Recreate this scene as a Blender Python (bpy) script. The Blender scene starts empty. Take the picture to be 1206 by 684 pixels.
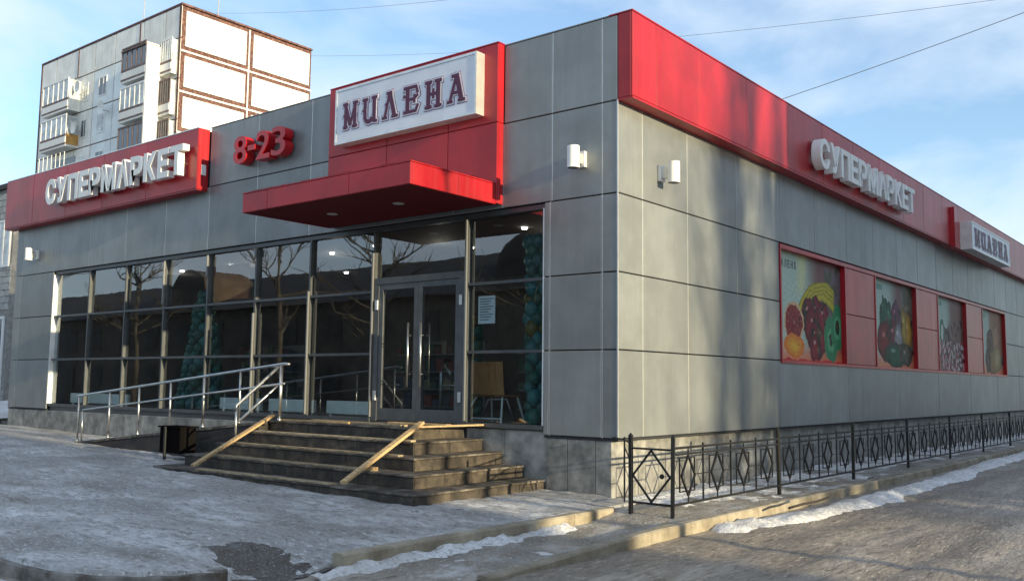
import bpy, bmesh, math, random
from mathutils import Vector, Matrix, noise
random.seed(7)
C = bpy.context.scene.collection
sc = bpy.context.scene
rad = math.radians

# ------------------------------------------------------------------ camera
PX = (1102.1093, rad(38.85758), rad(5.73702), rad(0.63415), 7.68829, -12.12728, 1.58)
def cam_axes():
    f, yaw, pi, ro = PX[:4]
    fw = Vector((-math.sin(yaw)*math.cos(pi), math.cos(yaw)*math.cos(pi), math.sin(pi)))
    r = fw.cross(Vector((0, 0, 1))).normalized(); u = r.cross(fw)
    c, s = math.cos(ro), math.sin(ro)
    return c*r + s*u, -s*r + c*u, fw
_r, _u, _f = cam_axes()
cam = bpy.data.objects.new('camera', bpy.data.cameras.new('camera'))
C.objects.link(cam)
cam.matrix_world = Matrix(((_r.x, _u.x, -_f.x, PX[4]), (_r.y, _u.y, -_f.y, PX[5]), (_r.z, _u.z, -_f.z, PX[6]), (0, 0, 0, 1)))
cam.data.sensor_fit = 'HORIZONTAL'; cam.data.sensor_width = 36
cam.data.lens = 36*PX[0]/1206
cam.data.clip_start = 0.1; cam.data.clip_end = 3000
sc.camera = cam

# ------------------------------------------------------------------ light
SUN_AZ, SUN_EL = -3.0, 10.0            # azimuth counted from +X towards +Y
sdir = Vector((math.cos(rad(SUN_EL))*math.cos(rad(SUN_AZ)), math.cos(rad(SUN_EL))*math.sin(rad(SUN_AZ)), math.sin(rad(SUN_EL))))
sun = bpy.data.objects.new('sun', bpy.data.lights.new('sun', 'SUN'))
C.objects.link(sun)
sun.data.energy = 5.0; sun.data.angle = rad(0.5); sun.data.color = (1.0, 0.85, 0.54)
sun.rotation_euler = sdir.to_track_quat('Z', 'Y').to_euler(); sun.location = sdir*60
world = bpy.data.worlds.new('World'); sc.world = world; world.use_nodes = True
wn, wl = world.node_tree.nodes, world.node_tree.links
wn.clear()
def N(t, nodes=wn, **kw):
    n = nodes.new(t)
    for k, v in kw.items(): setattr(n, k, v)
    return n
sky = N('ShaderNodeTexSky', sky_type='NISHITA', sun_disc=False)
sky.sun_elevation = rad(SUN_EL); sky.sun_rotation = rad(90 - SUN_AZ)
sky.air_density = 1.0; sky.dust_density = 0.6; sky.ozone_density = 1.5
tc = N('ShaderNodeTexCoord')
mp = N('ShaderNodeMapping'); mp.inputs['Scale'].default_value = (1.0, 1.0, 2.5); mp.inputs['Location'].default_value = (0.35, 0.2, 0.4)
ns = N('ShaderNodeTexNoise'); ns.inputs['Scale'].default_value = 3.4; ns.inputs['Detail'].default_value = 8; ns.inputs['Roughness'].default_value = 0.52; ns.inputs['Distortion'].default_value = 0.35
cr = N('ShaderNodeValToRGB'); cr.color_ramp.elements[0].position = 0.38; cr.color_ramp.elements[1].position = 0.64
cr.color_ramp.elements[0].color = (0.14, 0.14, 0.14, 1); cr.color_ramp.elements[1].color = (0.9, 0.9, 0.9, 1)
mixs = N('ShaderNodeMix', data_type='RGBA')
bg = N('ShaderNodeBackground'); bg.inputs['Strength'].default_value = 0.098
SKY_TINT = (1.0, 1.0, 1.0, 1)
hs = N('ShaderNodeMix', data_type='RGBA', blend_type='MULTIPLY'); hs.inputs[0].default_value = 1.0; hs.inputs[7].default_value = (1.55, 1.85, 2.15, 1)
wo = N('ShaderNodeOutputWorld')
wl.new(tc.outputs['Generated'], mp.inputs['Vector']); wl.new(mp.outputs[0], ns.inputs['Vector']); wl.new(ns.outputs['Fac'], cr.inputs[0])
wl.new(sky.outputs[0], hs.inputs[6]); wl.new(cr.outputs[0], mixs.inputs[0]); wl.new(hs.outputs[2], mixs.inputs[6])
mixs.inputs[7].default_value = (6.3, 7.1, 8.0, 1)       # sunlit thin cloud
wl.new(mixs.outputs[2], bg.inputs[0]); wl.new(bg.outputs[0], wo.inputs[0])
sc.view_settings.view_transform = 'Standard'; sc.view_settings.look = 'None'
sc.view_settings.exposure = 0.58; sc.view_settings.gamma = 1.0

# ------------------------------------------------------------------ materials
MATS = {}
def mat(name, col, rough=0.6, metal=0.0, var=0.0, vscale=3.0, bump=0.0, bscale=30.0, col2=None, lo=0.4, hi=0.6, stretch=(1, 1, 1), spec=0.5, detail=5, objvar=0.0, grime=0.0):
    m = bpy.data.materials.new(name); m.use_nodes = True
    nt = m.node_tree; n, l = nt.nodes, nt.links
    b = n['Principled BSDF']
    b.inputs['Base Color'].default_value = (*col, 1); b.inputs['Roughness'].default_value = rough
    b.inputs['Metallic'].default_value = metal; b.inputs['Specular IOR Level'].default_value = spec
    if var or bump or col2 or objvar or grime:
        g = n.new('ShaderNodeNewGeometry'); mpp = n.new('ShaderNodeMapping'); mpp.inputs['Scale'].default_value = stretch
        l.new(g.outputs['Position'], mpp.inputs['Vector'])
    src = None
    if var or col2:
        t = n.new('ShaderNodeTexNoise'); t.inputs['Scale'].default_value = vscale; t.inputs['Detail'].default_value = detail; t.inputs['Roughness'].default_value = 0.6
        l.new(mpp.outputs[0], t.inputs['Vector'])
        r = n.new('ShaderNodeValToRGB'); r.color_ramp.elements[0].position = lo; r.color_ramp.elements[1].position = hi
        a = col if col2 else tuple(c*(1-var) for c in col); z = col2 if col2 else tuple(min(1, c*(1+var)) for c in col)
        r.color_ramp.elements[0].color = (*a, 1); r.color_ramp.elements[1].color = (*z, 1)
        l.new(t.outputs['Fac'], r.inputs[0]); src = r.outputs[0]
    if objvar:
        oi = n.new('ShaderNodeObjectInfo'); mr = n.new('ShaderNodeMapRange'); mr.inputs[3].default_value = 1-objvar; mr.inputs[4].default_value = 1+objvar
        l.new(oi.outputs['Random'], mr.inputs[0])
        mx = n.new('ShaderNodeMix'); mx.data_type = 'RGBA'; mx.blend_type = 'MULTIPLY'; mx.inputs[0].default_value = 1
        if src: l.new(src, mx.inputs[6])
        else: mx.inputs[6].default_value = (*col, 1)
        l.new(mr.outputs[0], mx.inputs[7]); src = mx.outputs[2]
    if grime:                                          # run-off streaks and splashed dirt, settled on the sheet itself
        mg = n.new('ShaderNodeMapping'); mg.inputs['Scale'].default_value = (4.5, 4.5, 0.22); l.new(g.outputs['Position'], mg.inputs['Vector'])
        tg = n.new('ShaderNodeTexNoise'); tg.inputs['Scale'].default_value = 1.6; tg.inputs['Detail'].default_value = 7; tg.inputs['Roughness'].default_value = 0.65; l.new(mg.outputs[0], tg.inputs['Vector'])
        rg = n.new('ShaderNodeMapRange'); rg.inputs[1].default_value = 0.45; rg.inputs[2].default_value = 0.75; rg.inputs[3].default_value = 0.0; rg.inputs[4].default_value = grime; l.new(tg.outputs['Fac'], rg.inputs[0])
        xg = n.new('ShaderNodeMix'); xg.data_type = 'RGBA'; l.new(rg.outputs[0], xg.inputs[0]); l.new(src, xg.inputs[6]); xg.inputs[7].default_value = (0.19, 0.18, 0.16, 1); src = xg.outputs[2]
        rr = n.new('ShaderNodeMapRange'); rr.inputs[3].default_value = rough-0.1; rr.inputs[4].default_value = rough+0.16; l.new(tg.outputs['Fac'], rr.inputs[0]); l.new(rr.outputs[0], b.inputs['Roughness'])
    if src: l.new(src, b.inputs['Base Color'])
    if bump:
        t2 = n.new('ShaderNodeTexNoise'); t2.inputs['Scale'].default_value = bscale; t2.inputs['Detail'].default_value = 6
        l.new(mpp.outputs[0], t2.inputs['Vector'])
        bp = n.new('ShaderNodeBump'); bp.inputs['Strength'].default_value = bump; bp.inputs['Distance'].default_value = 0.02
        l.new(t2.outputs['Fac'], bp.inputs['Height']); l.new(bp.outputs[0], b.inputs['Normal'])
    MATS[name] = m
    return m
clad = mat('grey_cladding', (0.228, 0.242, 0.244), 0.38, 0.2, var=0.09, vscale=1.2, bump=0.16, bscale=1.1, objvar=0.15, grime=0.32)
redm = mat('red_cladding', (0.40, 0.010, 0.018), 0.34, 0.08, var=0.14, vscale=1.0, bump=0.12, bscale=1.3, objvar=0.08, grime=0.09)
darkm = mat('dark_backing', (0.025, 0.026, 0.028), 0.8)
alum = mat('aluminium', (0.70, 0.70, 0.68), 0.42, 0.7, var=0.08, vscale=4)
framem = mat('grey_window_frame', (0.095, 0.10, 0.104), 0.45, 0.3, var=0.10, vscale=5)
doorm = mat('grey_door_frame', (0.12, 0.125, 0.13), 0.45, 0.3, var=0.1, vscale=5)
whitem = mat('white_paint', (0.80, 0.80, 0.78), 0.5, var=0.06, vscale=4)
letterw = mat('white_letter', (0.82, 0.82, 0.80), 0.45, var=0.05, vscale=3)
letterr = mat('red_letter', (0.50, 0.010, 0.016), 0.3, var=0.08, vscale=4)
purple = mat('purple_print', (0.085, 0.004, 0.038), 0.45)
pinkl = mat('purple_outline', (0.24, 0.12, 0.22), 0.5)
signface = mat('white_sign_face', (0.72, 0.74, 0.80), 0.35, var=0.04, vscale=2)
granite = mat('grey_granite', (0.15, 0.148, 0.14), 0.55, col2=(0.37, 0.36, 0.335), vscale=3.4, lo=0.38, hi=0.68, bump=0.2, bscale=60, objvar=0.18, detail=9)
stepm = mat('brown_step_tile', (0.030, 0.024, 0.019), 0.6, col2=(0.105, 0.082, 0.060), vscale=5, lo=0.42, hi=0.72, bump=0.3, bscale=40, objvar=0.22, detail=8)
treadm = mat('step_tread', (0.050, 0.041, 0.033), 0.65, col2=(0.22, 0.19, 0.155), vscale=3.5, lo=0.45, hi=0.68, bump=0.4, bscale=50, detail=8)
groutm = mat('step_core', (0.045, 0.04, 0.036), 0.85)
wood = mat('fresh_wood', (0.46, 0.31, 0.155), 0.65, var=0.28, vscale=6, stretch=(1.2, 8, 8), bump=0.15, bscale=40, objvar=0.2)
oldwood = mat('trodden_wood', (0.34, 0.26, 0.16), 0.7, var=0.35, vscale=6, stretch=(1.2, 8, 8), bump=0.2, bscale=40, objvar=0.25)
chrome = mat('steel_rail', (0.46, 0.47, 0.48), 0.33, 0.9, var=0.12, vscale=6)
blackm = mat('black_iron', (0.012, 0.012, 0.013), 0.5, 0.2, var=0.2, vscale=10)
binm = mat('black_bin', (0.008, 0.007, 0.007), 1.0, bump=0.1, spec=0.0)
kerbm = mat('kerb_concrete', (0.20, 0.165, 0.115), 0.85, col2=(0.38, 0.33, 0.25), vscale=3, lo=0.35, hi=0.65, bump=0.5, bscale=30, objvar=0.12, detail=8)
balloon_g = mat('green_balloon', (0.012, 0.11, 0.085), 0.35, objvar=0.35)
balloon_b = mat('teal_balloon', (0.025, 0.15, 0.16), 0.35, objvar=0.35)
balloon_y = mat('yellow_balloon', (0.16, 0.13, 0.02), 0.35, objvar=0.2)
orangem = mat('orange_sheet', (0.55, 0.14, 0.03), 0.6, var=0.15, vscale=3)
ply = mat('plywood', (0.46, 0.20, 0.06), 0.5, var=0.15, vscale=5, stretch=(6, 6, 1))
interiorm = mat('interior_wall', (0.16, 0.13, 0.12), 0.8, var=0.2, vscale=1.5)
floorm = mat('interior_floor', (0.13, 0.13, 0.13), 0.35, var=0.1)
ceilm = mat('interior_ceiling', (0.10, 0.09, 0.085), 0.8)
shelfm = mat('shelf_grey', (0.18, 0.18, 0.19), 0.6)
goods = [mat('goods_%s' % n_, c_, 0.5, objvar=0.3) for n_, c_ in (('red', (0.14, 0.03, 0.025)), ('cream', (0.20, 0.17, 0.13)), ('blue', (0.04, 0.05, 0.09)), ('green', (0.04, 0.09, 0.05)))]
paperm = mat('paper', (0.72, 0.75, 0.80), 0.7)
inkm = mat('ink', (0.12, 0.12, 0.13), 0.7)
concrete = mat('pale_panel', (0.84, 0.83, 0.78), 0.8, var=0.07, vscale=0.8, bump=0.1, bscale=8, objvar=0.07, grime=0.25)
balconyshade = mat('pale_blue_panel', (0.76, 0.81, 0.81), 0.8, var=0.07, vscale=0.8, objvar=0.05)  # bluish copy of the pale panel: balcony shadow put into its colour
whitepanel = mat('white_gable_panel', (0.80, 0.79, 0.76), 0.8, var=0.05, vscale=0.6, objvar=0.06, grime=0.22)
brownt = mat('brown_tile_border', (0.085, 0.035, 0.028), 0.8, col2=(0.20, 0.10, 0.08), vscale=5, lo=0.45, hi=0.6)
dullglass = mat('dull_house_glass', (0.05, 0.05, 0.05), 0.6, spec=0.2)
darkglass = mat('far_window_glass', (0.10, 0.12, 0.14), 0.12, spec=0.8)
paleglass = mat('curtained_glass', (0.55, 0.58, 0.58), 0.25, var=0.3, vscale=1.5)
orangeb = mat('ochre_balcony_board', (0.55, 0.30, 0.09), 0.8, var=0.15)
railbrown = mat('balcony_brown', (0.16, 0.11, 0.10), 0.7, var=0.2)
brickm = mat('white_brick', (0.44, 0.43, 0.40), 0.85, var=0.15, vscale=6, bump=0.3, objvar=0.15)
brickd = mat('grey_brick', (0.27, 0.26, 0.24), 0.85, var=0.15, vscale=6, bump=0.3)
housem = mat('old_house_wall', (0.10, 0.085, 0.07), 0.9, var=0.2, vscale=0.8)
roofm = mat('old_house_roof', (0.06, 0.055, 0.055), 0.9, var=0.2)
barkm = mat('bark', (0.10, 0.085, 0.07), 0.9, var=0.3, vscale=8)
leafm = mat('evergreen', (0.04, 0.06, 0.035), 0.9)
wirem = mat('cable', (0.34, 0.34, 0.36), 0.6)
stickm = mat('dark_stick', (0.03, 0.024, 0.02), 0.8)
coatm = mat('dark_coat', (0.03, 0.03, 0.035), 0.8, var=0.15)
skinm = mat('skin', (0.52, 0.33, 0.25), 0.5)

def emis(name, col, s):
    m = bpy.data.materials.new(name); m.use_nodes = True
    b = m.node_tree.nodes['Principled BSDF']; b.inputs['Base Color'].default_value = (*col, 1)
    b.inputs['Emission Color'].default_value = (*col, 1); b.inputs['Emission Strength'].default_value = s
    return m
lampon = emis('lit_downlight', (1.0, 0.93, 0.82), 14.0)
lampyel = emis('lit_yellow_lamp', (1.0, 0.65, 0.08), 2.0)

def glass_mat():
    m = bpy.data.materials.new('shop_glass'); m.use_nodes = True
    n, l = m.node_tree.nodes, m.node_tree.links
    n.clear()
    o = n.new('ShaderNodeOutputMaterial'); mx = n.new('ShaderNodeMixShader')
    t = n.new('ShaderNodeBsdfTransparent'); t.inputs[0].default_value = (0.86, 0.91, 0.91, 1)
    g = n.new('ShaderNodeBsdfGlossy'); g.inputs['Roughness'].default_value = 0.012; g.inputs[0].default_value = (0.9, 0.95, 1.0, 1)
    fr = n.new('ShaderNodeFresnel'); fr.inputs[0].default_value = 2.3
    ge = n.new('ShaderNodeNewGeometry'); tx = n.new('ShaderNodeTexNoise'); tx.inputs['Scale'].default_value = 0.9; tx.inputs['Detail'].default_value = 2
    bp = n.new('ShaderNodeBump'); bp.inputs['Strength'].default_value = 0.03; bp.inputs['Distance'].default_value = 0.05
    l.new(ge.outputs['Position'], tx.inputs['Vector']); l.new(tx.outputs['Fac'], bp.inputs['Height']); l.new(bp.outputs[0], g.inputs['Normal'])
    mm = n.new('ShaderNodeMath'); mm.operation = 'SUBTRACT'; mm.use_clamp = True      # one reflection per pane: only the face turned to the viewer mirrors
    l.new(fr.outputs[0], mm.inputs[0]); l.new(ge.outputs['Backfacing'], mm.inputs[1]); l.new(mm.outputs[0], mx.inputs[0]); l.new(t.outputs[0], mx.inputs[1]); l.new(g.outputs[0], mx.inputs[2]); l.new(mx.outputs[0], o.inputs[0])
    return m
glassm = glass_mat()

def ground_mat(name, snow, ice, dirt, lo, hi, dlo, dhi, sc1=1.3, stretch=(1, 1, 1), rot=0.0, bump=0.6):
    m = bpy.data.materials.new(name); m.use_nodes = True
    n, l = m.node_tree.nodes, m.node_tree.links
    b = n['Principled BSDF']; b.inputs['Roughness'].default_value = 0.55
    g = n.new('ShaderNodeNewGeometry'); mpp = n.new('ShaderNodeMapping'); mpp.inputs['Scale'].default_value = stretch; mpp.inputs['Rotation'].default_value = (0, 0, rot)
    l.new(g.outputs['Position'], mpp.inputs['Vector'])
    def noi(s, d, r=0.6):
        t = n.new('ShaderNodeTexNoise'); t.inputs['Scale'].default_value = s; t.inputs['Detail'].default_value = d; t.inputs['Roughness'].default_value = r
        l.new(mpp.outputs[0], t.inputs['Vector']); return t.outputs['Fac']
    def ramp(f, a, z):
        r = n.new('ShaderNodeValToRGB'); r.color_ramp.elements[0].position = a; r.color_ramp.elements[1].position = z; l.new(f, r.inputs[0]); return r.outputs[0]
    def mix(f, a, z):
        x = n.new('ShaderNodeMix'); x.data_type = 'RGBA'; l.new(f, x.inputs[0])
        for s, v in ((6, a), (7, z)):
            if isinstance(v, tuple): x.inputs[s].default_value = (*v, 1)
            else: l.new(v, x.inputs[s])
        return x.outputs[2]
    c1 = mix(ramp(noi(sc1*2.2, 10, 0.72), lo, hi), ice, snow)
    c2 = mix(ramp(noi(sc1*0.55, 9, 0.68), dlo, dhi), c1, dirt)
    c2 = mix(ramp(noi(sc1*0.28, 4, 0.55), 0.50, 0.62), c2, ice)
    c25 = mix(ramp(noi(sc1*7, 6, 0.7), 0.50, 0.66), c2, dirt) if name != 'dirty_strip' else c2
    c3 = mix(ramp(noi(sc1*15, 5, 0.65), 0.55, 0.68), c25, snow)
    l.new(c3, b.inputs['Base Color'])
    rr = n.new('ShaderNodeMapRange'); rr.inputs[3].default_value = 0.22; rr.inputs[4].default_value = 0.75
    l.new(noi(sc1*1.1, 5), rr.inputs[0]); l.new(rr.outputs[0], b.inputs['Roughness'])
    h = n.new('ShaderNodeMath'); h.operation = 'MULTIPLY_ADD'; h.inputs[1].default_value = 0.35
    l.new(noi(26, 5, 0.65), h.inputs[0]); l.new(noi(5.5, 6, 0.6), h.inputs[2])
    bp = n.new('ShaderNodeBump'); bp.inputs['Strength'].default_value = bump; bp.inputs['Distance'].default_value = 0.07
    l.new(h.outputs[0], bp.inputs['Height']); l.new(bp.outputs[0], b.inputs['Normal'])
    return m
plazam = ground_mat('trodden_snow', (0.72, 0.71, 0.71), (0.33, 0.32, 0.31), (0.17, 0.15, 0.125), 0.41, 0.61, 0.46, 0.66, 1.3, (0.75, 1.6, 1))
roadm = ground_mat('icy_road', (0.50, 0.44, 0.37), (0.24, 0.20, 0.16), (0.105, 0.085, 0.067), 0.42, 0.66, 0.46, 0.66, 1.1, (1.9, 0.45, 1))
stripm = ground_mat('dirty_strip', (0.62, 0.61, 0.60), (0.27, 0.23, 0.18), (0.14, 0.115, 0.085), 0.44, 0.6, 0.42, 0.6, 2.0, (1.2, 0.8, 1))
snowm = ground_mat('crusted_snow', (0.82, 0.82, 0.84), (0.62, 0.60, 0.58), (0.34, 0.31, 0.27), 0.36, 0.56, 0.54, 0.74, 2.6, bump=0.9)
soilm = ground_mat('bare_soil', (0.42, 0.40, 0.38), (0.10, 0.082, 0.063), (0.045, 0.035, 0.027), 0.46, 0.66, 0.40, 0.60, 3.0, bump=1.0)

# ------------------------------------------------------------------ mesh helpers
class MB:
    def __init__(s): s.v = []; s.f = []; s.mi = []; s.mats = []
    def _m(s, m):
        if m not in s.mats: s.mats.append(m)
        return s.mats.index(m)
    def poly(s, pts, faces, m):
        o = len(s.v); s.v += [tuple(p) for p in pts]; i = s._m(m)
        for f in faces: s.f.append(tuple(o+k for k in f)); s.mi.append(i)
        return s
    def box(s, x0, x1, y0, y1, z0, z1, m):
        return s.poly([(x0, y0, z0), (x1, y0, z0), (x1, y1, z0), (x0, y1, z0), (x0, y0, z1), (x1, y0, z1), (x1, y1, z1), (x0, y1, z1)],
                      [(0, 3, 2, 1), (4, 5, 6, 7), (0, 1, 5, 4), (1, 2, 6, 5), (2, 3, 7, 6), (3, 0, 4, 7)], m)
    def obox(s, a, b, w, h, m, up=(0, 0, 1)):
        a, b = Vector(a), Vector(b); d = (b-a).normalized(); sd = d.cross(Vector(up)).normalized(); u = sd.cross(d)
        P = []
        for e in (a, b):
            for q, r in ((-1, -1), (1, -1), (1, 1), (-1, 1)): P.append(e + sd*(q*w/2) + u*(r*h/2))
        return s.poly(P, [(0, 3, 2, 1), (4, 5, 6, 7), (0, 1, 5, 4), (1, 2, 6, 5), (2, 3, 7, 6), (3, 0, 4, 7)][::1], m)
    def tube(s, pts, r, m, n=8, r2=None, cap=True):
        pts = [Vector(p) for p in pts]; K = len(pts); o = []
        up = Vector((0, 0, 1)); P = []
        for i, p in enumerate(pts):
            d = (pts[min(i+1, K-1)] - pts[max(i-1, 0)]).normalized()
            a = d.cross(up) if abs(d.z) < 0.95 else d.cross(Vector((1, 0, 0)))
            a.normalize(); b = d.cross(a)
            rr = r if r2 is None else r + (r2-r)*i/max(1, K-1)
            for k in range(n):
                t = 2*math.pi*k/n; P.append(p + a*(rr*math.cos(t)) + b*(rr*math.sin(t)))
        F = []
        for i in range(K-1):
            for k in range(n):
                q = (k+1) % n; F.append((i*n+k, i*n+q, (i+1)*n+q, (i+1)*n+k))
        if cap: F.append(tuple(range(n-1, -1, -1))); F.append(tuple((K-1)*n+k for k in range(n)))
        return s.poly(P, F, m)
    def sphere(s, c, r, m, n=10, k=7, sc_=(1, 1, 1)):
        P = [(c[0], c[1], c[2]-r*sc_[2])]
        for i in range(1, k):
            t = math.pi*i/k - math.pi/2
            for j in range(n):
                a = 2*math.pi*j/n; P.append((c[0]+r*sc_[0]*math.cos(t)*math.cos(a), c[1]+r*sc_[1]*math.cos(t)*math.sin(a), c[2]+r*sc_[2]*math.sin(t)))
        P.append((c[0], c[1], c[2]+r*sc_[2])); L = len(P)-1; F = []
        for j in range(n): F.append((0, 1+(j+1) % n, 1+j)); F.append((L, L-n+j, L-n+(j+1) % n))
        for i in range(k-2):
            for j in range(n):
                a = 1+i*n+j; b = 1+i*n+(j+1) % n; F.append((a, b, b+n, a+n))
        return s.poly(P, F, m)
    def mesh(s, name, smooth=False):
        me = bpy.data.meshes.new(name); me.from_pydata(s.v, [], s.f)
        for m in s.mats: me.materials.append(m)
        me.polygons.foreach_set('material_index', s.mi)
        if smooth: me.polygons.foreach_set('use_smooth', [True]*len(s.f))
        me.update(); return me
    def build(s, name, parent=None, smooth=False, bevel=0, loc=None):
        return put(name, s.mesh(name, smooth), parent, loc, bevel)
WLOC = {}
def put(name, me, parent=None, loc=None, bevel=0, rotz=0):
    """me in world coordinates unless loc given; children keep plain offsets"""
    o = bpy.data.objects.new(name, me); C.objects.link(o)
    o.rotation_euler.z = rotz
    w = Vector(loc) if loc is not None else Vector((0, 0, 0))
    if parent is not None:
        o.parent = parent; o.location = w - WLOC[parent.name]
    else: o.location = w
    WLOC[o.name] = w
    if bevel:
        b = o.modifiers.new('bevel', 'BEVEL'); b.width = bevel; b.segments = 2; b.limit_method = 'ANGLE'
    return o
def tag(o, label, cat, group=None, kind=None):
    o['label'] = label; o['category'] = cat
    if group: o['group'] = group
    if kind: o['kind'] = kind
    return o
def thing(name, loc, label, cat, group=None, rotz=0):
    o = bpy.data.objects.new(name, None); C.objects.link(o); o.location = loc; o.rotation_euler.z = rotz
    o.empty_display_size = 0.2
    WLOC[o.name] = Vector(loc); return tag(o, label, cat, group)
def struct(name, mb, smooth=False, bevel=0, loc=None):
    o = mb.build(name, None, smooth, bevel, loc); o['kind'] = 'structure'; return o
def copy_tree(o, parent=None):
    c = o.copy(); C.objects.link(c); c.parent = parent
    for ch in o.children: copy_tree(ch, c)
    return c

PANEL = {}
def panel_mesh(w, h, t, m, name='cladding_panel', ch=0.008):
    """front face in the plane y=0, chamfered rim, back at y=t; x 0..w, z 0..h"""
    k = (round(w, 3), round(h, 3), round(t, 3), m.name, name)
    if k not in PANEL:
        b = MB(); c = ch
        P = [(c, 0, c), (w-c, 0, c), (w-c, 0, h-c), (c, 0, h-c), (0, c, 0), (w, c, 0), (w, c, h), (0, c, h), (0, t, 0), (w, t, 0), (w, t, h), (0, t, h)]
        F = [(0, 1, 2, 3), (0, 4, 5, 1), (1, 5, 6, 2), (2, 6, 7, 3), (3, 7, 4, 0), (4, 8, 9, 5), (5, 9, 10, 6), (6, 10, 11, 7), (7, 11, 8, 4), (8, 11, 10, 9)]
        b.poly(P, F, m); PANEL[k] = b.mesh(name)
    return PANEL[k]
GAP = 0.009
def front_panel(x0, x1, z0, z1, y, m, parent, t=0.03, name='cladding_panel', g=GAP):
    return put(name, panel_mesh(x1-x0-2*g, z1-z0-2*g, t, m, name), parent, (x0+g, y, z0+g))
def side_panel(y0, y1, z0, z1, x, m, parent, t=0.03, name='cladding_panel', g=GAP):
    return put(name, panel_mesh(y1-y0-2*g, z1-z0-2*g, t, m, name), parent, (x, y0+g, z0+g), rotz=math.pi/2)
def lerp(a, b, t): return a + (b-a)*t

# ------------------------------------------------------------------ levels of the facade
ZA, ZB, ZC, ZD, ZE, ZT = 0.78, 2.13, 3.33, 4.56, 6.03, 7.41
RLEN = 36.0

# ================================================================== GROUND
def axis(segs):
    out = []
    for a, b, st in segs:
        n = max(1, int(round((b-a)/st)))
        out += [a + (b-a)*i/n for i in range(n)]
    out.append(segs[-1][1]); return out
def sheet(xs, ys, zf, m, smooth=True):
    mb = MB(); nx, ny = len(xs), len(ys)
    P = [(x, y, zf(x, y)) for y in ys for x in xs]
    F = [(j*nx+i, j*nx+i+1, (j+1)*nx+i+1, (j+1)*nx+i) for j in range(ny-1) for i in range(nx-1)]
    mb.poly(P, F, m); return mb
def nz(x, y, s, seed=0.0): return noise.noise(Vector((x*s+seed, y*s-seed*0.7, seed)))
def smooth01(t): t = max(0, min(1, t)); return t*t*(3-2*t)

struct('ground', MB().poly([(-900, -900, -0.42), (900, -900, -0.42), (900, 900, -0.42), (-900, 900, -0.42)], [(0, 1, 2, 3)], plazam))
def road_z(x, y):
    n = 0.022*nz(x, y, 0.9, 3) + 0.012*nz(x, y*0.5, 3.1, 9) + 0.004*nz(x, y, 9, 4)
    rut = sum(math.exp(-((x-c_-0.25*nz(0, y, .15, c_))/0.16)**2) for c_ in (2.9, 3.7, 4.6, 5.3, 6.2))
    return -0.262 + n - 0.022*rut + 0.006*nz(x*2, y, 14, 5)
struct('road', sheet(axis([(-60, -6, 2.0), (-6, -1, 0.25), (-1, 9, 0.08), (9, 70, 3)]), axis([(-70, -14, 2.5), (-14, -10, 0.25), (-10, 6, 0.09), (6, 20, 0.2), (20, 70, 2.5)]), road_z, roadm), True)

# --- raised snowy forecourt with rounded kerbed corner and a dropped gap
def arc_edge(y):
    pts = [(-7.93, -1.2), (-8.0, -0.55), (-7.8, -0.2), (-7.36, -0.04), (-6.9, 0.12)]
    if y >= -5.95: return 0.44
    if y >= -6.9: return lerp(0.155, 0.44, smooth01((y+6.9)/0.95))
    t = max(0, (y+8.04)/1.14)
    return 0.155 - 1.50*(1-math.sqrt(max(0, 1-(1-t)**2)))
def plaza_z(x, y):
    z = -0.085 - 0.0175*x
    if y < -6.5: z = lerp(z, -0.095 - 0.004*x, smooth01((-6.5-y)/1.2))
    d = math.hypot((x-0.55)/1.0, (y+6.42)/0.62)
    z = lerp(z, -0.245, smooth01(1.35-d))
    n = 0.030*nz(x, y, 0.7, 1) + 0.018*nz(x*0.8, y, 2.2, 5) + 0.010*nz(x*.7, y, 5.5, 8) + 0.007*nz(x, y, 12, 2)
    if x > -13:                                           # trodden footprints
        dd = noise.voronoi(Vector((x*2.6, y*4.2, 0.3)))[0][0]
        n -= 0.042*max(0, 1-dd/0.42)*(0.6+0.7*nz(x, y, 0.5, 21))
    if abs(x-0.44) < 0.25 and y > -6: n *= abs(x-0.44)/0.25*0.8+0.2
    return z + n
mb = MB()
ys = axis([(-8.04, -7.2, 0.03), (-7.2, -2.2, 0.05), (-2.2, 0.0, 0.11)])
sx = [0, .04, .09] + axis([(0.15, 6, 0.06), (6, 14, 0.12), (14, 44, 0.6)])
P = []; F = []
for y in ys:
    e = arc_edge(y)
    for s in sx:
        P.append((e-s, y, plaza_z(e-s, y)))
nx = len(sx)
for j in range(len(ys)-1):
    for i in range(nx-1): F.append((j*nx+i, (j+1)*nx+i, (j+1)*nx+i+1, j*nx+i+1))
o = len(P)
for j, y in enumerate(ys): P.append((arc_edge(y), y, -0.35))
for j in range(len(ys)-1): F.append((j*nx, o+j, o+j+1, (j+1)*nx))
o2 = len(P)
for i, s in enumerate(sx): P.append((arc_edge(ys[0])-s, ys[0], -0.35))
for i in range(nx-1): F.append((i, i+1, o2+i+1, o2+i))
mb.poly(P, F, plazam); struct('pavement', mb, True)
# bare frozen soil in the dropped gap
def soil_z(x, y):
    d = math.hypot((x+0.12)/0.75, (y+6.36)/0.40)
    ang = math.atan2(y+6.36, x+0.12)
    return plaza_z(min(x, 0.44), y) + 0.016 - 0.06*max(0, d-0.62-0.25*nz(math.cos(ang)*2, math.sin(ang)*2, 1.1, 6)) * 1.0 + 0.016*nz(x, y, 7, 3) + 0.012*nz(x, y, 17, 3)
struct('bare_soil_patch', sheet(axis([(-1.05, 0.5, 0.04)]), axis([(-6.85, -5.9, 0.035)]), soil_z, soilm), True)

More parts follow.
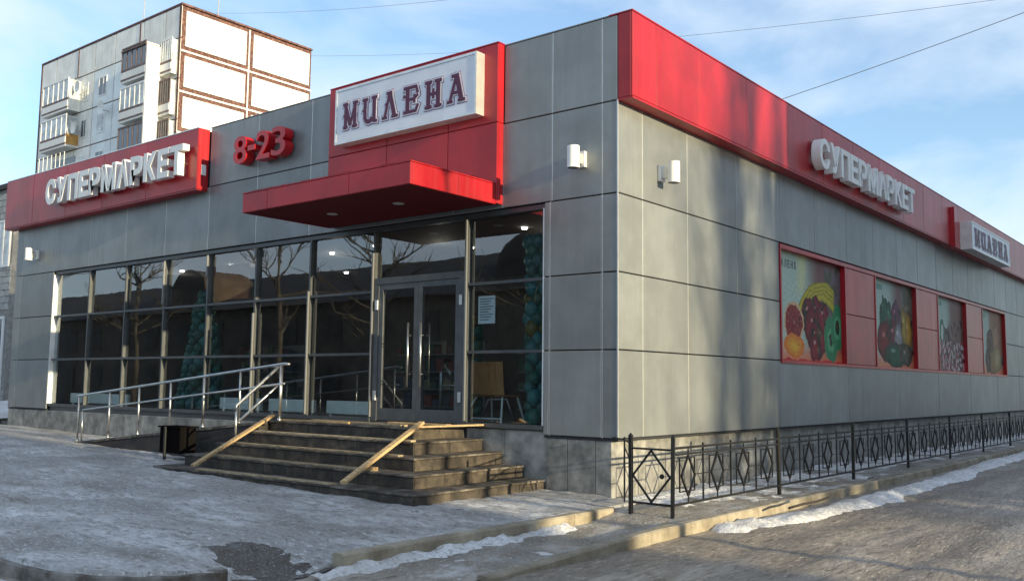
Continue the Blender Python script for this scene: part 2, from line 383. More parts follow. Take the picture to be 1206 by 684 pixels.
# --- lower walkway and the verge the fence stands on
def strip_z(x, y):
    z = lerp(-0.232, -0.115, smooth01((y+1.9)/1.2))
    if y < -5.0: z = lerp(z, -0.258, smooth01((-5.0-y)/1.2))
    return z + 0.02*nz(x, y, 1.6, 2) + 0.012*nz(x, y, 5, 7) + 0.005*nz(x, y, 14, 1)
struct('walkway', sheet(axis([(-0.12, 1.84, 0.05)]), axis([(-7.4, 5, 0.06), (5, 40, 0.3)]), lambda x, y: strip_z(x, y) if (x > 0.52 or y > -0.25) else -0.4, stripm), True)

# --- kerbs, stone by stone
shadedkerb = mat('old_kerb', (0.10, 0.08, 0.065), 0.85, col2=(0.30, 0.28, 0.26), vscale=4, lo=0.40, hi=0.66, bump=0.5, bscale=30, objvar=0.1, detail=8)  # kerb concrete darkened for the corner's shade, with a dirty tone
def kerb_stone(parent, a, b, w, ztop, h=0.3, km=kerbm):
    a, b = Vector(a), Vector(b); d = (b-a).normalized(); gp = 0.003 if km is kerbm else -0.012; a = a + d*gp; b = b - d*gp
    m = MB(); n = Vector((-d.y, d.x, 0)); c = 0.02
    prof = [(-w/2, -h), (-w/2, -c), (-w/2+c, 0), (w/2-c, 0), (w/2, -c), (w/2, -h)]
    nseg = 6; L = (b-a).length; rings = []
    for k in range(nseg+1):
        q = a + (b-a)*(k/nseg)
        for u, z in prof:
            j = 0.008*noise.noise(Vector((q.x*6+u*9, q.y*6, z*9)))
            rings.append((q.x+n.x*(u+j), q.y+n.y*(u+j), ztop(q) + z + (j if z > -0.1 else 0)))
    F = []; K = len(prof)
    for k in range(nseg):
        for i in range(K-1): F.append((k*K+i, (k+1)*K+i, (k+1)*K+i+1, k*K+i+1))
    F.append(tuple(range(K))); F.append(tuple(nseg*K+i for i in range(K-1, -1, -1)))
    m.poly(rings, F, km)
    return m.build('kerb_stone', parent)
kerb = bpy.data.objects.new('kerb', None); C.objects.link(kerb); kerb['kind'] = 'structure'; WLOC['kerb'] = Vector((0, 0, 0))
y = -5.9
for i in range(5):                      # kerb along the forecourt's right edge
    kerb_stone(kerb, (0.52, y, 0), (0.52, y+0.98, 0), 0.15, lambda q: lerp(-0.075, -0.085, (q.y+6)/6)); y += 0.98
kerb2 = bpy.data.objects.new('roadside_kerb', None); C.objects.link(kerb2); kerb2['kind'] = 'structure'; WLOC['roadside_kerb'] = Vector((0, 0, 0))
y = -5.3
while y < 34:
    kerb_stone(kerb2, (1.87, y, 0), (1.87, y+0.99, 0), 0.15, lambda q: lerp(-0.20, -0.115, smooth01((q.y+5.3)/3.5))); y += 0.99
kerb3 = bpy.data.objects.new('corner_kerb', None); C.objects.link(kerb3); kerb3['kind'] = 'structure'; WLOC['corner_kerb'] = Vector((0, 0, 0))
cp = [(-1.35+1.45*math.sin(t), -6.90-1.09*math.cos(t)) for t in [i*math.pi/2/6 for i in range(7)]]
x = -14.35
line = [(x+i, -7.99) for i in range(13)]
for a, b in list(zip(line[:-1], line[1:])) + [(line[-1], cp[0])] + list(zip(cp[:-1], cp[1:])):
    kerb_stone(kerb3, (*a, 0), (*b, 0), 0.15, lambda q: -0.128 - 0.004*q.x, km=shadedkerb)

# --- ploughed snow lying along the roadside kerb and under the fence
def bank(name, x0, x1, y0, y1, prof, st=0.05):
    xs = axis([(x0, x1, st)]); ys_ = axis([(y0, min(y1, 8), st), (min(y1, 8), y1, 0.15)]) if y1 > 8 else axis([(y0, y1, st)])
    return tag_snow(sheet(xs, ys_, prof, snowm).build(name, None, True))
def tag_snow(o): o['kind'] = 'stuff'; return o
def bank1(x, y):
    t = (y+1.2)/40
    cx = 2.12 + 0.35*smooth01((y+1.2)/4) - 0.30*smooth01((y-6)/10); w = 0.34 + 0.10*nz(0, y, 0.5, 2)
    h = 0.085 - ((x-cx)/w)**2*0.10 + 0.055*nz(x, y, 1.7, 4) + 0.035*nz(x, y, 4.6, 6) + 0.018*nz(x, y, 11, 8)
    h -= 0.16*smooth01((-0.6-y)/0.9)
    return -0.285 + max(-0.05, h)
bank('snow_bank', 1.96, 3.1, -2.0, 34, bank1)
def bank2(x, y):
    return strip_z(x, y) - 0.025 + 0.075*nz(x, y, 1.1, 12) + 0.04*nz(x, y, 4, 3) + 0.02*nz(x, y, 11, 3) + 0.035*smooth01((1.45-x)/0.5)
bank('snow_cover', 0.02, 1.70, -0.2, 34, bank2)
def bank3(x, y):
    return road_z(x, y) - 0.045 + 0.14*max(0, 1-abs((y+8.45)/0.42)) + 0.05*nz(x, y, 2, 5)
bank('snow_heap', -7, 0.5, -9.3, -8.06, bank3)
def bank4(x, y):
    return strip_z(x, y) - 0.04 + 0.09*smooth01((0.95-x)/0.35) + 0.06*nz(x, y, 1.6, 15) + 0.04*nz(x, y, 6, 3) + 0.02*nz(x, y, 12, 3)
bank('snow_drift', 0.60, 1.78, -6.3, -2.2, bank4)

# ================================================================== SUPERMARKET
shop = thing('supermarket', (0, 0, 0), 'single storey supermarket clad in grey metal panels with red fascias and a red entrance', 'shop')
S_ = shop
w = MB()
w.box(-20.76, -18.46, 0.10, 0.5, -0.4, 7.36, darkm); w.box(-1.40, -0.17, 0.10, 0.5, -0.4, 7.36, darkm)
w.box(-18.46, -1.40, 0.10, 0.5, 4.52, 7.36, darkm)
w.box(-0.5, -0.17, 0.5, RLEN, -0.4, 7.36, darkm)
w.box(-20.76, -20.4, 0.5, 18, -0.4, 7.36, interiorm)
w.box(-20.4, -0.5, 17.7, 18, -0.4, 7.36, interiorm)
w.build('wall', S_)
MB().box(-20.74, -0.18, 0.12, RLEN-0.1, 7.12, 7.30, darkm).build('roof', S_)
MB().box(-18.44, -1.42, 0.10, 11.0, 0.60, 0.90, floorm).build('floor', S_)
MB().box(-20.38, -0.52, 0.52, 11.2, 4.62, 4.72, ceilm).build('ceiling', S_)
MB().box(-20.38, -0.52, 8.2, 8.4, 0.90, 4.60, interiorm).build('back_wall', S_)

# front cladding
def strip_v(x, z0, z1, y=0.006): put('joint_strip', panel_mesh(0.015, z1-z0, 0.02, alum, 'joint_strip', 0.001), S_, (x-0.006, y, z0))  # pale strip put in each vertical joint as its edge highlight
lx = [-20.8, -20.4, -18.43]; rx = [-1.42, -1.30, -0.29, 0.0]
for za, zb in ((ZA, ZB), (ZB, ZC), (ZC, ZD)):
    for a, b in list(zip(lx[:-1], lx[1:])) + list(zip(rx[:-1], rx[1:])): front_panel(a, b, za, zb, 0, clad, S_)
for x_ in (-20.4, -1.30, -0.29): strip_v(x_, ZA, ZD)
mid = [-20.8, -20.4, -18.43, -16.5, -14.65, -12.85, -11.05, -9.25, -7.45, -5.5, -3.45, -2.3, -1.27, -0.29, 0.0]
for a, b in zip(mid[:-1], mid[1:]): front_panel(a, b, ZD, ZE, 0, clad, S_)
for x_ in mid[1:-1]: strip_v(x_, ZD+0.01, ZE-0.01)
top = [-11.08, -9.25, -7.45, -6.70]
for a, b in list(zip(top[:-1], top[1:])) + [(-2.3, -1.27), (-1.27, -0.29), (-0.29, -0.0)]: front_panel(a, b, ZE, ZT, 0, clad, S_)
for x_ in (-9.25, -7.45, -1.27, -0.29): strip_v(x_, ZE+0.01, ZT-0.01)
# side cladding
yj = [0.0, 0.75, 2.25, 4.2, 6.15, 8.1, 10.1, 12.1] + [12.1+1.95*i for i in range(1, 13)]
yj = [v for v in yj if v < RLEN] + [RLEN]
WIN = [(6.22, 9.95), (12.20, 15.72), (18.02, 21.40), (23.72, 27.30)]
W0, W1 = 6.15, 27.45
def strip_s(y, z0, z1): put('joint_strip', panel_mesh(0.015, z1-z0, 0.02, alum, 'joint_strip', 0.001), S_, (-0.006, y-0.006, z0), rotz=math.pi/2)
for za, zb in ((ZA, ZB), (ZB, ZC), (ZC, ZD), (ZD, ZE)):
    cuts = yj
    if za in (ZB, ZC): cuts = [v for v in yj if v <= 6.15] + [W1] + [v for v in yj if v > W1+0.4]
    if za == ZA: cuts = [0.0, 0.75, 2.25] + [2.25+3.9*i for i in range(1, 9)] + [RLEN]
    for a, b in zip(cuts[:-1], cuts[1:]):
        if za in (ZB, ZC) and a >= 6.14 and b <= W1+0.01: continue
        side_panel(a, b, za, zb, 0, clad, S_)
    for y_ in cuts[1:-1]:
        if not (za in (ZB, ZC) and W0-0.1 < y_ < W1+0.1): strip_s(y_, za+0.01, zb-0.01)
# corner trims
MB().box(-0.014, 0.004, -0.004, 0.014, ZA, ZE, alum).build('corner_trim', S_)
MB().box(-1.40, 0.0, 0.012, 0.10, ZA-0.035, ZA-0.002, darkm).build('drip_rail', S_)  # dark strip stands in for the shadow line under the overhanging panels
MB().box(-0.14, -0.012, 0.06, RLEN, ZA-0.035, ZA-0.002, darkm).build('drip_rail', S_)
MB().box(-20.8, -18.43, 0.012, 0.10, ZA-0.035, ZA-0.002, darkm).build('drip_rail', S_)

# plinth of granite slabs
for a, n_, wd in ((-20.78, 16, 0.92), (-1.36, 0, 0)):
    for i in range(n_):
        front_panel(a+i*wd, a+(i+1)*wd, -0.35, ZA-0.036, 0.02, granite, S_, 0.08, 'plinth_slab', 0.003)
for a, b in ((-3.1, -2.25), (-2.25, -1.36)): front_panel(a, b, -0.35, 0.84, 0.06, granite, S_, 0.08, 'plinth_slab', 0.003)
for a, b in ((-1.36, -0.95), (-0.95, -0.42), (-0.42, -0.122)): front_panel(a, b, -0.35, ZA-0.036, 0.02, granite, S_, 0.08, 'plinth_slab', 0.003)
for i in range(36):
    side_panel(0.021+i*1.0, 0.021+(i+1)*1.0, -0.35, ZA-0.036, -0.12, granite, S_, 0.04, 'plinth_slab', 0.003)

# red fascia on the front, left
FY = -0.30
MB().box(-21.03, -11.14, FY+0.032, 0.10, 5.96, 7.34, darkm).build('fascia_core', S_)
fx = [-21.05, -19.3, -17.35, -15.4, -13.3, -11.12]
for a, b in zip(fx[:-1], fx[1:]): front_panel(a, b, 5.95, 7.36, FY, redm, S_, name='fascia_panel', g=0.005)
side_panel(FY+0.032, -0.002, 5.95, 7.36, -11.12, redm, S_, 0.02, 'fascia_panel', 0.002)
MB().box(-21.05, -11.12, FY, 0.0, 7.362, 7.385, alum).build('fascia_coping', S_)
MB().box(-21.04, -11.13, FY+0.01, -0.004, 5.925, 5.947, redm).build('fascia_soffit', S_)
MB().box(-11.1175, -11.105, -0.20, -0.08, 6.28, 6.52, whitem).build('fascia_bracket', S_)

# red fascia along the side
FX = 0.27
MB().box(-0.16, FX-0.032, 0.034, RLEN, 6.07, 7.38, darkm).build('fascia_core', S_)
fy = [0.0, 0.73, 2.2, 4.1] + [4.1+1.95*i for i in range(1, 17)]
fy = [v for v in fy if v < RLEN] + [RLEN]
for a, b in zip(fy[:-1], fy[1:]): side_panel(a, b, 6.05, 7.41, FX, redm, S_, name='fascia_panel', g=0.004)
front_panel(0.002, FX-0.031, 6.05, 7.41, 0, redm, S_, 0.03, 'fascia_panel', 0.001)
MB().box(0.002, FX-0.001, 0.004, RLEN, 6.015, 6.047, redm).build('fascia_soffit', S_)
MB().box(-0.17, FX+0.004, -0.004, RLEN, 7.413, 7.435, redm).build('fascia_coping', S_)
MB().box(-11.1, -0.18, 0.0, 0.3, 7.413, 7.43, clad).build('parapet_coping', S_)

# window strip on the side: red frames and spandrels
def frame_box(name, x0, x1, y0, y1, z0, z1, m=redm): return MB().box(x0, x1, y0, y1, z0, z1, m).build(name, S_, bevel=0.004)
frame_box('window_frame', -0.16, 0.022, W0+0.006, W1-0.006, 4.44, 4.53)
frame_box('window_frame', -0.16, 0.022, W0+0.006, W1-0.006, 2.075, 2.14)
prev = W0+0.006
for i, (a, b) in enumerate(WIN):
    if i == 0: frame_box('window_frame', -0.16, 0.020, prev, a, 2.142, 4.438)
    else:
        pa = WIN[i-1][1]
        frame_box('window_jamb', -0.16, 0.020, pa, pa+0.07, 2.142, 4.438)
        frame_box('window_jamb', -0.16, 0.020, a-0.07, a, 2.142, 4.438)
        side_panel(pa+0.07, a-0.07, 2.142, ZC, 0.004, redm, S_, 0.03, 'spandrel_panel', 0.006)
        side_panel(pa+0.07, a-0.07, ZC, 4.438, 0.004, redm, S_, 0.03, 'spandrel_panel', 0.006)
frame_box('window_frame', -0.16, 0.020, WIN[-1][1], W1-0.006, 2.142, 4.438)

# posters printed on sheets in the windows
def poster(y0, y1, z0, z1, paint, label, text=None):
    nu, nv = 170, 112; me_b = MB(); P = []; F = []
    for j in range(nv+1):
        for i in range(nu+1): P.append((0, (y1-y0)*i/nu, (z1-z0)*j/nv))
    for j in range(nv):
        for i in range(nu): F.append((j*(nu+1)+i, j*(nu+1)+i+1, (j+1)*(nu+1)+i+1, (j+1)*(nu+1)+i))
    me_b.poly(P, F, printm)
    # a thin back so the sheet has thickness
    W_, H_ = y1-y0, z1-z0
    me_b.poly([(-0.012, 0, 0), (-0.012, W_, 0), (-0.012, W_, H_), (-0.012, 0, H_)], [(0, 3, 2, 1)], whitem)
    me = me_b.mesh('poster'); ca = me.color_attributes.new('print', 'BYTE_COLOR', 'CORNER')
    cols = []
    for p in me.polygons:
        u = sum(me.vertices[v].co.y for v in p.vertices)/4/W_; v_ = sum(me.vertices[v].co.z for v in p.vertices)/4/H_
        wu = 0.020*noise.noise(Vector((u*9, v_*7, 31)))+0.010*noise.noise(Vector((u*30, v_*22, 5))); wv = 0.025*noise.noise(Vector((u*9, v_*7, 77)))+0.012*noise.noise(Vector((u*30, v_*22, 15)))
        c = paint(u+wu, v_+wv, W_/H_)
        if u > 0.32 and v_ < 0.72:
            lf = noise.noise(Vector((u*11*W_/3, v_*9, 50))); vg = noise.voronoi(Vector((u*13, v_*9, 0.5)))[0][0]
            lum = c[0]*.3+c[1]*.6
            if lf > 0.16 and lum < 0.14: c = cm(((0.20, 0.03, 0.03), (0.05, 0.12, 0.04), (0.30, 0.22, 0.06), (0.16, 0.06, 0.10))[int(abs(lf)*37) % 4], (0.02, 0.02, 0.015), vg*1.8)
        gr = 1 + 0.35*noise.noise(Vector((u*60*W_, v_*60*H_, 3))) + 0.25*noise.noise(Vector((u*18*W_, v_*18*H_, 8)))
        if v_ < 0.78 and u > 0.1: c = tuple(min(1, k*gr) for k in c)
        for _ in p.vertices: cols += [c[0], c[1], c[2], 1]
    ca.data.foreach_set('color', cols)
    o = tag(put('poster', me, None, (-0.10, y0, z0)), label, 'poster', 'food posters in the side windows')
    return o
printm = bpy.data.materials.new('printed_film'); printm.use_nodes = True
_n, _l = printm.node_tree.nodes, printm.node_tree.links
_a = _n.new('ShaderNodeVertexColor'); _a.layer_name = 'print'
_l.new(_a.outputs[0], _n['Principled BSDF'].inputs['Base Color']); _n['Principled BSDF'].inputs['Roughness'].default_value = 0.5; _n['Principled BSDF'].inputs['Specular IOR Level'].default_value = 0.15
def cm(a, b, t): t = max(0, min(1, t)); return tuple(a[i]+(b[i]-a[i])*t for i in range(3))
def blob(u, v, asp, cx, cy, rx_, ry_, rot=0):
    dx, dy = (u-cx)*asp, v-cy; c, s = math.cos(rot), math.sin(rot)
    return math.hypot((dx*c+dy*s)/(rx_*asp), (-dx*s+dy*c)/ry_)
def backdrop(u, v, warm=0.0):
    c = cm((0.50, 0.60, 0.50), (0.34, 0.46, 0.40), v*0.6+u*0.3)
    c = cm(c, (0.17, 0.07, 0.07), smooth01((u-0.34)/0.30)*smooth01((v-0.2)/0.4)*0.95); c = cm(c, (0.05, 0.035, 0.03), smooth01((u-0.86)/0.12)*0.8)  # right edge darkened: jamb shadow put into the print colour
    c = cm(c, (0.10, 0.09, 0.07), smooth01((u-0.30)/0.3)*smooth01((0.5-v)/0.3)*0.8)
    if v < 0.22: c = cm(c, (0.75, 0.20, 0.08), smooth01((0.22-v)/0.2)*0.8)
    return c
def paint1(u, v, A):
    c = backdrop(u, v)
    c = cm(c, (0.62, 0.62, 0.30), 0.75*max(0, 1-abs(u-0.36-(v-.8)*0.1)/0.10)*smooth01((v-0.55)/0.2))
    g = noise.noise(Vector((u*14, v*9, 1)))
    if u > 0.72 and v > 0.30 and v < 0.95: c = cm(c, (0.08, 0.10, 0.06) if g < 0 else (0.16, 0.13, 0.15), 0.85)
    for k in range(4):                                   # bananas
        d = abs(math.hypot((u-0.70)*1.30, v-0.20-0.02*k) - (0.56-0.062*k))
        if d < 0.042 and 0.28 < u < 0.88 and v > 0.46: c = cm((0.50, 0.42, 0.04), (0.17, 0.16, 0.02), (d/0.042)**2)
    for cx, cy, r in ((0.46, 0.44, 0.10), (0.58, 0.46, 0.10), (0.52, 0.34, 0.11), (0.64, 0.35, 0.11), (0.58, 0.22, 0.11), (0.66, 0.25, 0.09), (0.70, 0.43, 0.09), (0.56, 0.13, 0.08)):
        d = blob(u, v, A, cx, cy, r*1.12, r*1.8)
        if d < 1: c = cm((0.26, 0.022, 0.035), (0.09, 0.008, 0.018), d*d + 0.3*g)
        e = blob(u, v, A, cx-0.02, cy+0.06, 0.022, 0.03)
        if e < 1: c = cm((0.65, 0.40, 0.38), c, e)
    d = blob(u, v, A, 0.24, 0.36, 0.145, 0.19)
    if d < 1: c = (0.62, 0.42, 0.25) if d > 0.86 else (cm((0.20, 0.02, 0.025), (0.28, 0.03, 0.03), d) if (abs(math.sin(6*math.atan2(v-0.36, (u-0.24)*A))) > 0.16 and d > .12) else (0.34, 0.14, 0.11))
    d = blob(u, v, A, 0.24, 0.14, 0.15, 0.11)
    if d < 1: c = cm((0.75, 0.45, 0.05), (0.70, 0.16, 0.03), d)
    for cx, cy in ((0.82, 0.24), (0.93, 0.36)):
        d = blob(u, v, A, cx, cy, 0.115, 0.235)
        if d < 1: c = (0.04, 0.22, 0.10) if d > 0.55 else ((0.10, 0.36, 0.18) if d > 0.3 else (0.02, 0.05, 0.03))
    if v < 0.02: c = (0.6, 0.05, 0.04)
    return c
def paint2(u, v, A):
    c = backdrop(u, v); g = noise.noise(Vector((u*12, v*9, 4)))
    if u > 0.70 and v > 0.4: c = cm(c, (0.07, 0.09, 0.05) if g < 0 else (0.18, 0.16, 0.12), 0.8)
    items = [(0.30, 0.56, .11, .19, (0.03, 0.16, 0.09)), (0.26, 0.66, .03, .14, (0.03, 0.14, 0.08)), (0.40, 0.60, .05, .15, (0.04, 0.18, 0.10)), (0.56, 0.60, .10, .16, (0.22, 0.05, 0.12)), (0.58, 0.68, .03, .12, (0.2, 0.06, 0.13)),
             (0.30, 0.30, .17, .20, (0.28, 0.035, 0.04)), (0.50, 0.38, .14, .15, (0.24, 0.03, 0.05)), (0.62, 0.36, .09, .16, (0.42, 0.38, 0.40)), (0.86, 0.45, .10, .22, (0.58, 0.30, 0.03)), (0.76, 0.50, .06, .20, (0.50, 0.33, 0.05)),
             (0.55, 0.15, .25, .13, (0.03, 0.13, 0.07)), (0.80, 0.16, .14, .12, (0.10, 0.10, 0.07))]
    for cx, cy, rx_, ry_, q in items:
        d = blob(u, v, A, cx, cy, rx_*1.15, ry_*1.15)
        if d < 1: c = cm(tuple(k*0.8 for k in q), tuple(k*0.25 for k in q), d*d + 0.4*g)
        e = blob(u, v, A, cx-rx_*0.3, cy+ry_*0.35, rx_*0.25, ry_*0.22)
        if e < 1: c = cm(tuple(min(1, k*2+0.2) for k in q), c, e)
    return c
def paint3(u, v, A):
    c = backdrop(u, v); g = noise.noise(Vector((u*22, v*16, 7))); h = noise.noise(Vector((u*9, v*7, 2)))
    if v < 0.62 + 0.1*h and u > 0.12 + 0.25*max(0, v-0.3): c = cm((0.08, 0.04, 0.045), (0.22, 0.15, 0.14), 0.5+h)
    if u > 0.55 and v > 0.4: c = cm(c, (0.20, 0.11, 0.09), 0.7)
    d = blob(u, v, A, 0.24, 0.52, .07, .18)
    if d < 1: c = (0.03, 0.13, 0.08) if d > 0.6 else (0.55, 0.6, 0.5)
    if v < 0.42 and g > 0.12 and u > .1: c = (0.62, 0.42, 0.45) if h > 0 else (0.55, 0.50, 0.48)
    if v < 0.42 and g < -0.25: c = (0.35, 0.05, 0.06)
    return c
def paint4(u, v, A):
    c = backdrop(u, v); g = noise.noise(Vector((u*16, v*12, 17))); h = noise.noise(Vector((u*6, v*6, 12)))
    if u > 0.40 and v > 0.3: c = cm(c, (0.30, 0.13, 0.07), 0.8)
    for cx, cy, rx_, ry_, q in ((0.42, 0.45, .15, .27, (0.16, 0.08, 0.06)), (0.70, 0.55, .16, .28, (0.42, 0.22, 0.13)), (0.50, 0.20, .26, .2, (0.34, 0.20, 0.07)), (0.72, 0.25, .18, .22, (0.45, 0.33, 0.16)), (0.32, 0.22, .12, .2, (0.12, 0.07, 0.05))):
        d = blob(u, v, A, cx, cy, rx_, ry_)
        if d < 1: c = cm(q, tuple(k*0.45 for k in q), d*d + 0.5*g)
    return c
p1 = poster(*WIN[0], 2.142, 4.438, paint1, 'poster of bananas, berries, kiwi and cut citrus in the nearest side window')
p2 = poster(*WIN[1], 2.142, 4.438, paint2, 'poster of green, purple and yellow vegetables in the second side window')
p3 = poster(*WIN[2], 2.142, 4.438, paint3, 'poster with speckled pink and white food heap in the third side window')
p4 = poster(*WIN[3], 2.142, 4.438, paint4, 'brown poster of breads in the farthest side window')

# ------------------------------------------------------------------ text helper
def text_mesh(ch, width, height, depth, m, bold=0.0, rot='front', name='letter'):
    cu = bpy.data.curves.new('glyph', 'FONT'); cu.body = ch; cu.size = 1.0; cu.extrude = 0.5; cu.offset = bold; cu.resolution_u = 5
    ob = bpy.data.objects.new('glyph', cu); C.objects.link(ob)
    dg = bpy.context.evaluated_depsgraph_get(); dg.update()
    me = bpy.data.meshes.new_from_object(ob.evaluated_get(dg)); bpy.data.objects.remove(ob)
    vs = [v.co for v in me.vertices]
    x0, x1 = min(v.x for v in vs), max(v.x for v in vs); y0, y1 = min(v.y for v in vs), max(v.y for v in vs)
    for v in me.vertices:
        a = (v.co.x-x0)/(x1-x0)*width; b = (v.co.y-y0)/(y1-y0)*height; d = (v.co.z+0.5)*depth
        # local: x right, -y out of the wall, z up; back at y=0
        v.co = Vector((a, -d, b))
    me.materials.clear(); me.materials.append(m); me.name = name
    for p in me.polygons: p.use_smooth = False
    return me

# --- red light coloured block behind the entrance sign ("tower") and canopy
TY = -0.17
MB().box(-6.66, -2.335, TY+0.034, 0.02, 4.64, 7.39, darkm).build('entrance_core', S_)
tx = [-6.70, -5.02, -3.45, -2.30]
for a, b in zip(tx[:-1], tx[1:]):
    front_panel(a, b, 4.62, ZE, TY, redm, S_, name='entrance_panel', g=0.006); front_panel(a, b, ZE, 7.42, TY, redm, S_, name='entrance_panel', g=0.006)
side_panel(TY+0.034, -0.002, 4.62, ZE, -2.30, redm, S_, 0.03, 'entrance_panel', 0.002); side_panel(TY+0.034, -0.002, ZE, 7.42, -2.30, redm, S_, 0.03, 'entrance_panel', 0.002)
MB().box(-6.70, -2.30, TY, 0.02, 7.424, 7.444, redm).build('entrance_coping', S_)
# canopy
CY0, CZ0, CZ1 = -2.21, 4.60, 4.95
MB().box(-6.54, -2.345, CY0+0.035, TY-0.002, CZ0+0.02, CZ1-0.02, darkm).build('canopy', S_)
can = bpy.data.objects['canopy']
cx = [-6.58, -5.86, -3.72, -2.31]
for a, b in zip(cx[:-1], cx[1:]): front_panel(a, b, CZ0, CZ1, CY0, redm, can, name='canopy_panel', g=0.004)
for a, b in ((CY0+0.031, -1.12), (-1.12, TY-0.004)): side_panel(a, b, CZ0, CZ1, -2.31, redm, can, name='canopy_panel', g=0.003)
MB().box(-6.58, -6.548, CY0+0.033, TY-0.004, CZ0+.002, CZ1-.002, redm).build('canopy_panel', can)
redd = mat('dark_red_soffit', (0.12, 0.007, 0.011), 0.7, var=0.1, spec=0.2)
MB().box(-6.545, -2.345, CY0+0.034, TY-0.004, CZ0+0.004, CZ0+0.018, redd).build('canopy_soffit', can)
MB().box(-6.58, -2.31, CY0, TY-0.003, CZ1+0.003, CZ1+0.022, redm).build('canopy_top', can)
for x_ in (-5.3, -3.6):
    m_ = MB(); m_.tube([(x_, -1.2, CZ0+0.003), (x_, -1.2, CZ0-0.006)], 0.10, alum, 16); m_.build('canopy_downlight', can)
# snow line on the canopy
def canopy_snow(x, y): return CZ1 + 0.026 + 0.02*max(0, nz(x, y, 3, 2)+0.35)
tag_snow(sheet(axis([(-6.56, -2.33, 0.08)]), axis([(CY0+0.02, TY-0.02, 0.1)]), canopy_snow, snowm).build('snow_layer', None, True))

# ------------------------------------------------------------------ shopfront glazing
GY = 0.125
mx = [-18.43, -16.5, -14.65, -12.85, -11.05, -9.25, -7.42, -5.52, -3.14, -1.42]
rows = [0.93, ZB, 3.31, 4.47]
glaz = MB().box(-18.43, -1.42, 0.05, 0.20, 4.47, 4.55, framem).build('shopfront', S_)
G_ = glaz
MB().box(-18.43, -5.52, 0.02, 0.20, 0.86, 0.93, framem).build('sill', G_); MB().box(-3.14, -1.42, 0.0, 0.20, 0.86, 0.93, framem).build('sill', G_)
MB().box(-18.43, -18.405, 0.004, 0.20, 0.93, 4.47, whitem).build('reveal', G_)
MB().box(-1.445, -1.42, 0.004, 0.20, 0.93, 4.47, whitem).build('reveal', G_)
for i, x_ in enumerate(mx[1:-1]):
    MB().box(x_-0.026, x_+0.026, 0.05, 0.18, 0.905, 4.468, framem).build('mullion', G_)
sunlitm = mat('cover_cap_metal', (0.24, 0.245, 0.25), 0.45, 0.5)
# pieces of mullion cap placed and lightened to show the sunlit patches
for x_, z0, z1 in ((-12.85, 3.40, 4.44), (-11.05, 3.95, 4.44), (-9.25, 4.28, 4.44), (-9.25, 0.95, 3.05), (-7.42, 0.95, 3.42), (-5.52, 0.95, 4.05), (-3.14, 0.95, 4.45)):
    MB().box(x_-0.016, x_+0.016, 0.005, 0.048, z0, z1, sunlitm).build('cover_cap', G_)
def pane(x0, x1, z0, z1, parent, y=GY):
    return put('pane', panel_mesh(x1-x0, z1-z0, 0.008, glassm, 'pane', 0.0005), parent, (x0, y, z0))
for i, (a, b) in enumerate(zip(mx[:-1], mx[1:])):
    if i == 7:
        pane(a+0.035, b-0.035, 3.56, 4.47, G_); continue
    for za, zb in zip(rows[:-1], rows[1:]): pane(a+0.033, b-0.033, za+0.02, zb-0.02, G_)
    for z_ in rows[1:3]: MB().box(a+0.034, b-0.034, 0.05, 0.19, z_-0.025, z_+0.025, framem).build('transom', G_)
# doors
dr = MB().box(-5.484, -3.176, 0.045, 0.19, 3.44, 3.56, doorm).build('double_door', S_)
MB().box(-5.484, -5.36, 0.045, 0.19, 0.88, 3.438, doorm).build('door_jamb', dr); MB().box(-3.30, -3.176, 0.045, 0.19, 0.88, 3.438, doorm).build('door_jamb', dr)
for x0, x1, hx in ((-5.355, -4.333, -4.49), (-4.327, -3.305, -4.17)):
    m_ = MB(); y0, y1 = 0.06, 0.13
    m_.box(x0, x0+0.10, y0, y1, 0.90, 3.43, doorm).box(x1-0.10, x1, y0, y1, 0.90, 3.43, doorm).box(x0+0.10, x1-0.10, y0, y1, 3.33, 3.43, doorm).box(x0+0.10, x1-0.10, y0, y1, 0.90, 1.12, doorm)
    lf = m_.build('door_leaf', dr)
    # glass and pull handle belong to the doors
    put('door_glass', panel_mesh(x1-x0-0.2, 2.21, 0.008, glassm, 'pane', 0.0005), dr, (x0+0.10, 0.09, 1.12))
    h = MB(); h.tube([(hx, -0.02, 1.52), (hx, -0.02, 2.68)], 0.02, chrome, 10)
    for z_ in (1.75, 2.45): h.tube([(hx, -0.02, z_), (hx, 0.06, z_)], 0.01, chrome, 8)
    h.build('handle', dr, True)
for x_ in (-5.40, -3.26):
    for z_ in (1.35, 3.05): MB().box(x_-0.035, x_+0.035, 0.02, 0.044, z_-0.09, z_+0.09, alum).build('hinge', dr, bevel=0.006)

